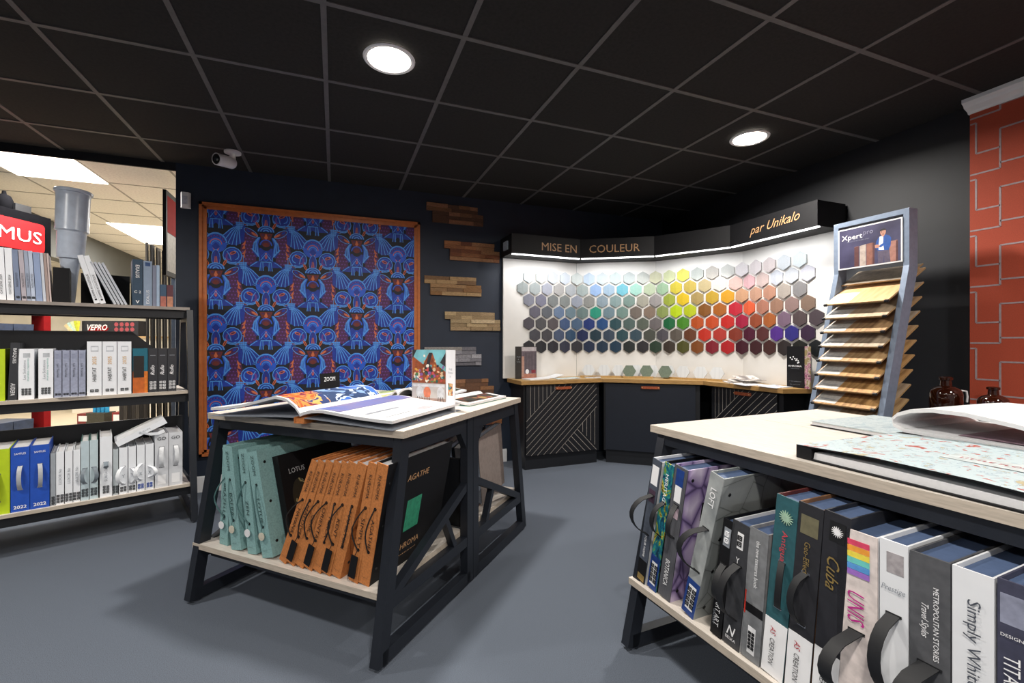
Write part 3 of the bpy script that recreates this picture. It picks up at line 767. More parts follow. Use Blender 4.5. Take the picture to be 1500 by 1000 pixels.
# blue picture tag on the third binder: part of that binder
# far half of the table: tilted grey and pale binders seen through the end frame
G = 'binders leaning in the far half of the central table'
GB = m('taupe_board', '8b7f79', .6, 0, .05, 60)
def tilted(label, x0, w_, y0, z0, ln, wd, ang, mt, deg=-45, edge=PAGEB):
    """board pack lying aslant in the yz plane"""
    t = local('sample_binder', label, 'binder', deg, x0, y0, z0, 0, 0, ang, G)
    b = MB(); b.box(0, 0, 0, .003, ln, wd, mt); b.box(w_-.003, 0, 0, w_, ln, wd, mt); b.box(.003, ln-.003, 0, w_-.003, ln, wd, mt); b.build('cover', t)
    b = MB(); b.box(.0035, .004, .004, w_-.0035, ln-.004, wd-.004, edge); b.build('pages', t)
tilted('taupe grey binder tilted in far half of central table, nearest the frame', -1.215, .04, 2.26, .262+.02, .30, .38, 8, GB)
tilted('dark edged pale binder tilted behind the taupe one', -1.275, .045, 2.20, .275, .30, .36, 14, m('cover_2a2c33', '2a2c33'), edge=PAGE)
tilted('second pale binder tilted behind the taupe one', -1.335, .045, 2.16, .275, .30, .36, 15, m('cover_8d9bb0', '8d9bb0'), edge=PAGE)
tilted('third pale binder tilted behind the taupe one', -1.40, .05, 2.12, .275, .29, .35, 16, m('cover_b8b2a8', 'b8b2a8'), edge=PAGE)
tilted('slate binder tilted in far half of central table, fourth from frame', -1.46, .045, 2.10, .275, .28, .33, 15, m('cover_4b5668', '4b5668'))
tilted('black edged binder tilted in far half of central table, fifth from frame', -1.52, .045, 2.08, .275, .28, .33, 14, m('cover_1e2630', '1e2630'))
FLORALP = ramp_mat('pale_floral', [(0, 'c3c9d4'), (.45, 'aab4c6'), (.52, 'cbbfc4'), (.6, 'dfe0e4')], 'NOISE', 12)
t = local('sample_book', 'pale blue pattern book propped behind the tan binders', 'book', -45, -2.08, 2.10, .55, -6, 0, -38)
b = MB(); b.box(0, 0, 0, .55, .02, .22, m('cover_9fb0cc', '9fb0cc')); b.build('cover', t)
b = MB(); b.box(.28, -.001, .03, .50, 0, .18, FLORALP); b.build('cover_print', t)
b = MB(); b.box(.004, .021, .004, .546, .045, .216, PAGEB); b.build('pages', t)

# ---- things on the central table top
def open_book(label, deg, x, y, z, yaw, w0, w1, L, hump, name='open_book', cov=None, prints=(), th=.012, spine_m=None, spine_w=.05, sp_h=.0):
    """open book: spine at local x=0 running along +y, left page to -w0, right page to w1"""
    t = local(name, label, 'open book', deg, x, y, z, 0, yaw)
    cm = cov or BLK
    def prof(w_, s, hp):
        fx = [0, .05, .14, .26, .42, .62, .84, 1.0]; fz = [.10, .50, .88, 1.0, .72, .36, .12, .03]
        return [(s*w_*a, sp_h + th + .004 + hp*c) for a, c in zip(fx, fz)]
    pL = prof(w0, -1, hump[0])[::-1]; pR = prof(w1, 1, hump[1])
    b = MB(); b.sheet(pL, 0, L, th, PAGE, side=PAGE); b.build('left_pages', t, True)
    b = MB(); b.sheet(pR, 0, L, th, PAGE, side=PAGE); b.build('right_pages', t, True)
    if cov is not None:
        b = MB(); b.sheet([(-w0*1.01, .003), (-w0*.2, .003+sp_h*.9), (-.026, .003+sp_h)], -.004, L+.004, .002, cm); b.sheet([(.026, .003+sp_h), (w1*.2, .003+sp_h*.9), (w1*1.01, .003)], -.004, L+.004, .002, cm); b.build('cover', t)
    if spine_m is not None:
        b = MB(); b.box(-spine_w/2, -.004, .0, spine_w/2, L+.004, .004, spine_m); b.box(-spine_w/2, -.004, .004, -spine_w/2+.004, L+.004, .004+sp_h, spine_m); b.box(spine_w/2-.004, -.004, .004, spine_w/2, L+.004, .004+sp_h, spine_m); b.box(-spine_w/2+.004, .0, .004, spine_w/2-.004, L, .004+sp_h*.7, spine_m); b.build('spine', t)
    for (sd, f0, f1, y0, y1, mt) in prints:
        P = pL[::-1] if sd == 'L' else pR; W_ = w0 if sd == 'L' else w1
        def zat(a):
            a *= W_
            for i in range(len(P)-1):
                xa, xb = abs(P[i][0]), abs(P[i+1][0])
                if xa <= a <= xb + 1e-9: return P[i][1] + (P[i+1][1]-P[i][1])*(a-xa)/(xb-xa)
            return P[-1][1]
        sg = -1 if sd == 'L' else 1; n = 12
        fs = sorted(set([f0+(f1-f0)*i/n for i in range(n+1)] + [q for q in (.05, .14, .26, .42, .62, .84) if f0 < q < f1]))
        pp = [(sg*W_*f, zat(f)+.0012) for f in fs]
        if sd == 'L': pp = pp[::-1]
        b = MB(); b.sheet(pp, y0*L, y1*L, .0004, mt); b.build('page_print', t)
    return t
BLUEP = ramp_mat('blue_artwork', [(0, '23418f'), (.36, '3f6cc0'), (.46, 'b9c8e4'), (.50, '2c3f63'), (.56, '7f9cd0'), (.62, '1f2b46')], 'NOISE', 4.5, dist=1.5)
ORP = ramp_mat('orange_artwork', [(0, 'c9501e'), (.42, 'e0823a'), (.5, '7a2a3c'), (.56, 'e6a35a'), (.63, '2a3a6a')], 'NOISE', 9, dist=1)
VIO = m('periwinkle_band', '5d6aa8', .5, 0, .1, 6, hex2='7c7396')
open_book('large open pattern book with blue and orange artwork at front of central table', -45, -1.58, 1.385, .85, 3, .53, .46, .56, (.072, .024), cov=m('cover_8d939e', '8d939e'), spine_m=TAN, spine_w=.055, sp_h=.022,
    prints=[('L', .03, .32, .02, .36, ORP), ('L', .03, .50, .36, .99, BLUEP), ('R', .05, .42, .03, .97, VIO), ('R', .62, .66, .1, .5, GINK), ('R', .8, .9, .55, .7, m('blush_print', 'c9a9ae', .6)), ('R', .85, .86, .1, .4, GINK)])
YELP = ramp_mat('green_artwork', [(0, '4e6e58'), (.4, 'a9b27a'), (.5, 'd5c18a'), (.58, '6fa08c'), (.64, 'e4e0cf')], 'NOISE', 8, dist=2)
open_book('open magazine with green and cream pages at the back of central table', -45, -1.86, 2.10, .85, -6, .24, .24, .36, (.018, .014), cov=PAGE, prints=[('L', .1, .9, .05, .95, YELP), ('R', .1, .9, .05, .95, YELP)], th=.006)
open_book('open black covered sample book beside the standing brochure', -45, -1.60, 2.06, .85, 8, .06, .26, .38, (.03, .045), cov=BLK, spine_m=m('cover_3a332c', '3a332c'), spine_w=.05, sp_h=.03, prints=[('R', .1, .9, .05, .95, m('dark_green_page', '2c3a2c', .5, 0, .1, 30))], th=.01)
open_book('fanned open pattern book with teal edges at far right of central table', -45, -1.33, 2.12, .85, -4, .14, .16, .40, (.02, .012), cov=m('cover_5e9a8a', '5e9a8a'), prints=[('R', .15, .85, .05, .9, ramp_mat('dark_tropical', [(0, '22211f'), (.45, '3b3a34'), (.55, '7c3a34'), (.62, '9c8a5a')], 'NOISE', 14))], th=.012)
# ZOOM card
t = local('title_card', 'small black card reading ZOOM standing behind the open pattern book', 'card', -45, -2.10, 2.06, .852, -6, 12, -8)
b = MB(); b.box(-.065, 0, 0, .065, .004, .155, BLK); b.build('card', t)
b = MB(); lettering(b, 'ZOOM', .075, .026, 0, .118, WINK); mesh_obj('lettering', b.mesh('lettering'), t)
# standing brochure: folded picture panel and white strip
t = local('standing_brochure', 'tall folded brochure with tropical picture and white title strip standing on table', 'brochure', -45, -1.42, 1.945, .852)
ART1 = ramp_mat('tropical_picture', [(0, '2f6d74'), (.36, '58a3a0'), (.42, '3a2a22'), (.47, 'c8683a'), (.52, 'e3b26a'), (.57, '6c8a4a'), (.62, 'd9d2c4'), (.7, '8a3c5a')], 'NOISE', 16, dist=2.2)
ROOMW = m('picture_wall', 'b9b2ae', .5, 0, .05, 20); ROOMF = m('picture_floor', 'a08478', .5, 0, .1, 20)
b = MB(); b.box(0, 0, 0, .205, .003, .30, WHITE)
b.box(.002, -.0006, .0, .203, 0, .29, m('picture_base', 'b08f84')); b.build('picture_panel', t)
g = Art(); g.poly([(.002, .13), (.203, .13), (.203, .30), (.002, .30)], m('tropic_sky', '7fc4cc', .5, 0, .1, 12))
g.poly([(.002, .13), (.203, .13), (.203, .19), (.15, .225), (.125, .285), (.105, .285), (.07, .225), (.03, .25), (.002, .27)], m('tropic_rust', 'a3532c', .5, 0, .2, 30)); g.poly([(.105, .285), (.125, .285), (.11, .23), (.13, .19), (.10, .16), (.07, .19), (.09, .23)], m('tropic_dark', '2b2a2e'))
g.poly([(.203, .215), (.17, .235), (.203, .285)], m('tropic_dark', '2b2a2e')); g.poly([(.002, .25), (.03, .30), (.002, .30)], m('tropic_dark', '2b2a2e'))
rt = random.Random(5)
for i in range(95):
    x_ = rt.uniform(.012, .193); z_ = .138 + abs(rt.gauss(0, .045)); z_ = min(z_, .275 - abs(x_-.1)*.3); r1 = rt.uniform(.004, .011)
    g.ell(x_, z_, r1, r1*rt.uniform(.5, 1), m('tropic_'+(h_ := rt.choice(['d9723a', 'e0a548', 'efe6d6', '4f7d4a', '2f5a4c', 'c44a4a', '8e5a9a', 'e3c7a0', '6fb0b8', '2b2a2e'])), h_), rt.uniform(0, 180), 8)
g.poly([(.002, .055), (.203, .055), (.203, .13), (.002, .13)], ROOMW); g.poly([(.002, 0), (.203, 0), (.203, .055), (.002, .055)], ROOMF)
SAL = m('salmon_chair', 'd97a58'); LG = m('pale_chair', 'cfcfd2')
for cx, mt in ((.05, LG), (.095, SAL), (.175, LG)):
    g.ell(cx, .085, .022, .028, mt); g.poly([(cx-.018, .06), (cx+.018, .06), (cx+.018, .085), (cx-.018, .085)], mt)
    for q in (-.018, 0, .018): g.stroke([(cx+q, .03), (cx+q*.7, .062)], .003, INK)
g.poly([(.005, .125), (.20, .125), (.20, .112), (.005, .112)], LG); g.ell(.02, .035, .03, .014, m('picture_rug', 'c8a890'))
b = MB(); g.put(b, lambda p, q, h: (p, -.0008-h, q)); b.build('picture', t)
b = MB(); Ms = Matrix.Translation((.206, 0, 0)) @ Matrix.Rotation(R(-28), 4, 'Z'); b.box(0, 0, 0, .085, .003, .30, WHITE, M=Ms)
b.box(.02, -.0006, .075, .062, 0, .135, ART1, M=Ms); o = b.build('title_strip', t)
b = MB(); lettering(b, 'Wall', .03, .011, .042, .205, GINK); lettering(b, 'Designs', .045, .012, .042, .187, GINK); lettering(b, 'IV', .012, .01, .042, .168, GINK); lettering(b, 'KHROMA', .03, .005, .042, .03, GINK)
mesh_obj('lettering', b.mesh('lettering'), t, (.206, 0, 0), (0, 0, R(-28)))

# ---- right-hand table shelf
G = 'pattern books on the right display table shelf'
SL = m('slate_spine', '4a515e', .5, 0, .06, 60); NB = m('navy_label', '1d3f86', .5)
HER = ramp_mat('heritage_print', [(0, '0e3a52'), (.42, '17637a'), (.5, '2f8a7a'), (.54, '6f8a2c'), (.58, 'c2b24a'), (.64, '3c2f1c')], 'NOISE', 30, stretch=(1, 1, .5), dist=2)
FLO = ramp_mat('botanical_cover', [(0, '4a3a62'), (.05, '8a76a6'), (.16, 'b5a3c6'), (.38, 'e0d4ea'), (.7, 'f2ecf5')], 'VORONOI', 15, constant=False, stretch=(1, .8, .55), feat='DISTANCE_TO_EDGE')
RIB = m('grey_ribbed', '55565c', .6, 0, .12, 8, stretch=(60, 60, .2))
CON = m('concrete_print', 'a5a9a9', .6, 0, .06, 9, hex2='7f8486'); CON2 = ramp_mat('concrete_cover', [(0, '5c6161'), (.02, '8a8f8f'), (.3, '959a9a'), (.8, '848989')], 'VORONOI', 9, feat='DISTANCE_TO_EDGE', constant=False)
WHT = m('binder_white', 'e0e2e6', .5, 0, .01, 20); CHAR = m('charcoal_print', '37383c', .55, 0, .08, 50)
Z = .262; D = -87.2; H_ = lambda z0, z1, b_=.045, w_=.022, sx=0, xf=.5: ('h', z0, z1, BLACKF, b_, w_, sx, xf)
RB = [
 dict(label='slim slate binder with white top label, leftmost on right table shelf', xl=-1.43, xr=-1.385, h=.50, lean=11, cov=WHT, spine=SL, side=WHT, deco=[('r', .1, .40, .85, .475, WINK), ('r', .1, .33, .8, .38, m('plum_patch', '4a3648')), ('r', 0, 0, 1, .09, BLK), ('r', .1, .005, .9, .03, GOLD), ('t', 'YOUR HOME', .09, .010, .5, .15, 'd', WINK), H_(.20, .36, .06, .02, -.03)]),
 dict(label='teal painted spine book reading HERITAGE, second from left on right shelf', xl=-1.368, xr=-1.322, h=.50, lean=11, cov=BLK, spine=HER, deco=[('t', 'HERITAGE', .12, .015, .5, .40, 'd', WINK), ('r', 0, 0, 1, .135, NB), ('r', .2, .02, .8, .11, WINK), ('q', .5, .065, 2, 4, .014, INK), H_(.22, .35, .035, .018, -.012)]),
 dict(label='grey ribbed spine book BOTANICA with purple flower cover', xl=-1.31, xr=-1.252, h=.50, lean=10, cov=FLO, spine=RIB, side=FLO, deco=[('t', 'BOTANICA', .10, .02, .5, .10, 'd', WINK), ('r', .25, .37, .75, .43, WINK), ('r', .2, .43, .8, .49, NB), ('r', .3, .31, .75, .35, m('pinkish', 'b9a3ae')), ('e', .03, .46), ('e', .03, .24), ('e', .03, .04), ('st', 'B', .05, .07, .115, .335, BLK), H_(.24, .36, .05, .02, .025)]),
 dict(label='concrete pattern spine book reading LOFT with blue base label', xl=-1.195, xr=-1.142, h=.52, lean=14, cov=CON, spine=CON, side=CON2, deco=[('t', 'LOFT', .065, .022, .5, .44, 'd', WINK, 0, .008), ('r', 0, 0, 1, .13, NB), ('r', .2, .02, .8, .11, WINK), ('q', .5, .065, 2, 4, .014, INK), H_(.17, .33, .055, .022, -.04), ('e', .04, .46), ('e', .04, .30), ('e', .04, .18), ('e', .04, .04)]),
 dict(label='slim black book reading SMART ART beside the concrete one', xl=-1.072, xr=-1.032, h=.385, lean=8, cov=BLK, deco=[('t', 'SMART ART', .11, .018, .5, .09, 'd', WINK), ('t', 'GALLERY', .05, .008, .25, .06, 'd', GINK), ('r', .2, .30, .8, .36, GINK), ('q', .5, .33, 1, 2, .016, WINK), H_(.12, .24, .04, .02, .01)]),
 dict(label='charcoal book with small white emblem between black and grey ones', xl=-1.025, xr=-.966, h=.39, lean=6, cov=WHT, spine=CHAR, deco=[('r', .35, .31, .7, .36, WINK), ('q', .5, .335, 1, 2, .014, INK), ('t', 'Y', .012, .018, .5, .275, '0', WINK), ('t', 'N', .03, .03, .5, .05, '0', WINK, .3, .01), ('t', 'BELKA', .035, .009, .5, .025, '0', WINK), H_(.09, .26, .05, .024, -.012)]),
 dict(label='grey book with barcode and upright white lettering', xl=-.958, xr=-.898, h=.39, lean=4.5, cov=m('cover_9c9d9f', '9c9d9f'), spine=m('cover_7d7f82', '7d7f82'), deco=[('t', 'the new textures book', .14, .012, .55, .29, 'd', WINK), ('r', .3, .02, .7, .10, WINK), ('q', .5, .06, 2, 5, .008, INK), ('r', 0, .14, 1, .165, BLK), ('r', .02, .13, .08, .2, m('red_fleck', 'c03020'))]),
 dict(label='teal spine book reading Antigua with pale flower', xl=-.892, xr=-.828, h=.51, lean=5.5, cov=m('cover_5a2420', '5a2420'), spine=m('cover_2b5b63', '2b5b63'), deco=[('f', .5, .455, .020, m('pale_flower', 'a9c9b0')), ('t', 'Antigua', .085, .02, .5, .375, 'd', m('coral_ink', 'c8404c')), ('r', 0, 0, 1, .16, WINK), ('t', 'CREATION', .075, .014, .42, .07, 'd', INK), ('t', 'AS', .022, .016, .42, .13, 'd', m('red_ink', 'b0182c'), .2), ('h', .20, .33, BLACKF, .022, .018, .012)]),
 dict(label='dark spine book reading Geo-Effect with bronze cover', xl=-.822, xr=-.758, h=.51, lean=4.5, cov=m('bronze_cover', '8a6242', .45, .3), spine=m('cover_26262b', '26262b'), deco=[('t', 'Geo-Effect', .085, .015, .5, .37, 'd', GOLD), ('r', .15, .43, .85, .48, m('khaki_patch', '6f6a52')), ('r', 0, 0, 1, .16, WINK), ('t', 'CREATION', .075, .014, .42, .07, 'd', INK), ('t', 'AS', .022, .016, .42, .13, 'd', m('red_ink', 'b0182c'), .2), ('h', .19, .33, BLACKF, .03, .018, -.015), ('e', .03, .46), ('e', .03, .31), ('e', .03, .08)]),
 dict(label='black spine book reading Cuba with white flower emblem', xl=-.752, xr=-.692, h=.51, lean=4, cov=m('cover_1c1d24', '1c1d24'), spine=m('cover_232329', '232329'), deco=[('t', 'Cuba', .08, .03, .5, .36, 'd', GOLD, .4), ('r', 0, 0, 1, .16, WINK), ('r', .25, .44, .85, .49, m('cover_101013', '101013')), ('f', .55, .466, .014, WINK), ('t', 'CREATION', .075, .014, .42, .07, 'd', INK), ('t', 'AS', .022, .016, .42, .13, 'd', m('red_ink', 'b0182c'), .2)]),
]
RAIN = ['e0486a', 'f0a03c', 'f0dc50', '6cc8c0', '5a9ad8', 'a070c8']
RB += [
 dict(label='white book reading UNIS with rainbow stripes on its spine', xl=-.688, xr=-.602, h=.485, lean=0, cov=WHT, spine=m('unis_spine', 'e2d6d2', .5), deco=[('r', .28, .45-i*.014, .82, .463-i*.014, m('rain_'+c, c)) for i, c in enumerate(RAIN)] + [('t', 'UNIS', .075, .036, .5, .305, 'd', m('magenta_ink', 'c0288c'), .25), ('h', .10, .25, BLACKF, .085, .03, -.02), ('e', .03, .40), ('e', .03, .25), ('e', .03, .08)]),
 dict(label='white binder with faint photo and black strap, between rainbow and grey ones', xl=-.597, xr=-.544, h=.49, lean=-0, cov=WHT, deco=[('r', .25, .42, .85, .465, m('photo_grey', 'a9a3a6', .5, 0, .1, 60)), ('t', 'Prestige', .045, .016, .5, .385, '0', GINK, .3), ('h', .15, .33, BLACKF, .05, .025, -.012)]),
 dict(label='dark grey binder reading METROPOLITAN STORIES with broad strap', xl=-.541, xr=-.474, h=.485, lean=0, cov=m('cover_55565a', '55565a'), deco=[('t', 'METROPOLITAN STORIES', .15, .009, .68, .35, 'd', WINK), ('t', 'Travel Styles', .07, .016, .38, .35, 'd', WINK, .4), ('h', .12, .26, BLACKF, .07, .035, -.02)]),
 dict(label='white binder reading Simply White, second from right end', xl=-.471, xr=-.410, h=.485, lean=0, cov=WHT, deco=[('t', 'Simply White', .17, .026, .5, .345, 'd', m('steel_ink', '4a4f5a')), ('h', .05, .20, BLACKF, .05, .03, -.02)]),
 dict(label='slate violet binder reading TITANIUM, at right end of shelf', xl=-.406, xr=-.365, h=.49, lean=0, cov=m('cover_3f4054', '3f4054'), deco=[('t', 'TITANIUM', .11, .022, .5, .30, 'd', WINK), ('t', 'DESIGN', .03, .006, .5, .39, '0', WINK), ('r', .1, .41, .9, .465, m('violet_photo', '8f93a8', .5, 0, .1, 40)), ('h', .04, .2, BLACKF, .05, .02, -.02)]),
]
for i, q in enumerate(RB):
    q = dict(q); lb = q.pop('label'); xl = q.pop('xl'); xr = q.pop('xr'); h = q.pop('h'); ln = q.pop('lean'); dk = q.pop('deco')
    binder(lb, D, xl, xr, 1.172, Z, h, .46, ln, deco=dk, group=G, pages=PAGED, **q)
# far half of the right table: patterned and blue edged binders
G = 'binders in the far half of the right display table'
GEO = ramp_mat('brown_petal_cover', [(0, '6a4a3c'), (.32, '4a342c'), (.5, '2e2320'), (.7, '5a4034')], 'VORONOI', 11, constant=False)
FAR = [('brown petal pattern binder in far half of right table', -.98, -.80, .47, GEO, -3), ('dark blue binder at the far side of right table, right of brown one', -.70, -.64, .46, m('cover_14305a', '14305a'), 10),
       ('blue edged binder at far side of right table', -.62, -.56, .47, m('cover_2a4a8a', '2a4a8a'), 12), ('black binder at far side of right table near its right end', -.52, -.46, .46, BLK, 12), ('navy binder last in far half of right table', -.44, -.385, .47, m('cover_1c2b55', '1c2b55'), 8)]
for lb, xl, xr, h, mt, ln in FAR:
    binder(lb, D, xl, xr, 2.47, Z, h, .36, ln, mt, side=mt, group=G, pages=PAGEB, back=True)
for i in range(6):
    xl = -1.30 + i*.05
    binder(['black edged slim', 'charcoal slim', 'very dark slim', 'black glossy slim', 'brown-black slim', 'last of the slim dark'][i] + ' binder leaning at far side of right table, gold top edge', D, xl, xl+.028, 2.45, Z, .45, .33, 14, BLK, group=G, pages=m('dark_pages', '3a3432'), back=True)

# ---- things on top of the right table
FLC = ramp_mat('floral_cover', [(0, 'a8483a'), (.355, 'c07f7a'), (.375, 'a9bcc2'), (.42, 'b9c8cc'), (.575, '93a8b4'), (.60, 'b9c8cc'), (.635, '6f8092'), (.65, 'b3a988')], 'NOISE', 26, dist=1.0)
FLC2 = ramp_mat('floral_cover_pale', [(0, '98a8b0'), (.38, 'aab6ba'), (.46, 'b6c0c2'), (.58, '98acb4'), (.64, 'b6bfc1')], 'NOISE', 26, dist=1.2)
t = local('pattern_book', 'large floral covered pattern book with black spine at front of right table', 'book', D, -.885, 1.315, .851, 0, -3)
Wd, Dp = .62, .47
b = MB(); b.box(0, 0, 0, Wd, Dp, .004, BLK); b.box(0, 0, .004, .045, .42, .034, BLK); b.build('spine', t)
b = MB(); b.prism([(.046, .0045), (Wd-.01, .0045), (Wd-.01, .020), (.20, .026), (.05, .024)], .008, Dp-.008, PAGE, 'y'); b.build('pages', t)
b = MB(); b.sheet([(0, .038), (.05, .040), (.20, .047), (.40, .046), (Wd, .036)], 0, Dp, .004, FLC, side=BLK); b.build('cover', t)
b = MB(); b.box(.26, .17, .0475, .47, .25, .0479, m('label_patch', 'c4cdce', .5)); b.build('title_patch', t)
b = MB(); lettering(b, 'LITTLE FLORALS', .16, .016, .365, .21, m('red_ink', 'b0182c'), y=.0483, plane='top'); mesh_obj('title', b.mesh('title'), t)
b = MB(); P = [(-.0+.06+.06*math.cos(R(a)), .425+.05*math.sin(R(a)), .012) for a in range(0, 181, 15)]; b.strap(P, (0, 0, .02), .003, BLACKF); b.build('handle', t, True)
t = local('pattern_book', 'pale blue pattern book lying flat at back corner of right table', 'book', D, -1.20, 1.87, .851, 0, -3)
b = MB(); b.box(0, 0, 0, .46, .40, .003, BLK); b.box(0, 0, .016, .46, .40, .019, FLC2); b.build('cover', t)
b = MB(); b.box(.004, .004, .0035, .45, .396, .0155, PAGE); b.build('pages', t)
# big open magazine whose pages roll over
t = local('open_magazine', 'white paged open catalogue with rolled pages at back of right table', 'open book', D, -.86, 1.80, .852, 0, -4)
b = MB()
b.box(.02, .0, .0, .07, .42, .032, BLK); b.build('spine', t)
P1 = [(.01, .040), (.20, .037), (.45, .034), (.62, .033)]
b = MB(); b.sheet([(-.005, .036)]+P1[1:], -.006, .43, .003, BLK, side=BLK); b.build('cover', t)
b = MB(); b.sheet([(.012, .052), (.20, .050), (.45, .046), (.62, .044)], 0, .424, .012, PAGE, side=PAGE); b.build('lower_pages', t)
arcp = [(.012, .054), (-.018, .066), (-.022, .084), (-.006, .102), (.03, .118), (.09, .128), (.17, .128), (.28, .112), (.42, .085), (.60, .058)]
b = MB(); b.sheet(arcp, 0, .424, .012, m('page_bright', 'e6e6e8', .5, 0, .03, 150), side=PAGE); b.build('rolled_pages', t, True)
b = MB(); b.box(.14, .03, .0525, .40, .4, .0530, m('mauve_page', '8d7480', .5, 0, .12, 20)); b.build('page_print', t)
b = MB(); lettering(b, 'Les Classiques', .045, .010, .11, .017, WINK, y=-.001); mesh_obj('title', b.mesh('title'), t, (-.065+.02, 0, 0))

# =================================================================== TALL SHELF UNIT AT THE LEFT
D = 21
t = local('shelving_unit', 'tall black steel A-frame shelving unit with pale shelves at left edge', 'shelving unit', D, 0, 0, 0)
XL, XR = -.70, .452
def ay(z): return 3.65 + .22*z/1.41
for (a, c) in ((XL-.04, XL), (XR, XR+.036)):
    b = MB(); ym = 4.02
    for s in (1, -1):
        Y = lambda y: ym + s*(y-ym)
        b.bar((Y(3.65), .01), (Y(ay(1.41)), 1.41), .05, a, c, STEEL)
    b.bar((3.64, .035), (4.39, .035), .05, a, c, STEEL)
    for z in (.23, .84, 1.385): b.bar((ay(z), z-.03), (2*ym-ay(z), z-.03), .04, a+.002, c-.002, STEEL)
    b.build('side_frame', t)
for z in (.253, .862, 1.432):
    y0 = ay(z) - .012; y1 = 8.04 - y0
    b = MB(); b.box(XL+.001, y0, z-.02, XR+.02 if z > 1.4 else XR-.001, y1, z, m('shelf_edge_grey', '9a918a', .55, 0, .06, 20) if z > 1.4 else OAKE, top=OAKL); b.build('shelf', t)
    b = MB(); b.box(XL, y0+.02, z-.075, XR, y0+.045, z-.02, STEELD); b.box(XL, y1-.045, z-.075, XR, y1-.02, z-.02, STEELD); b.build('shelf_rail', t)
b = MB(); b.prism([(XL, .863), (.30, .863), (.30, 1.14), (.17, 1.262), (XL, 1.262)], 4.06, 4.075, STEELD, 'y'); b.build('back_panel', t)
b = MB(); b.box(XL, 4.06, .254, XR, 4.075, .66, STEELD); b.build('back_panel', t)
for x in (XR+.018,):
    for y in (3.66, 4.38): foot(t, x, y)

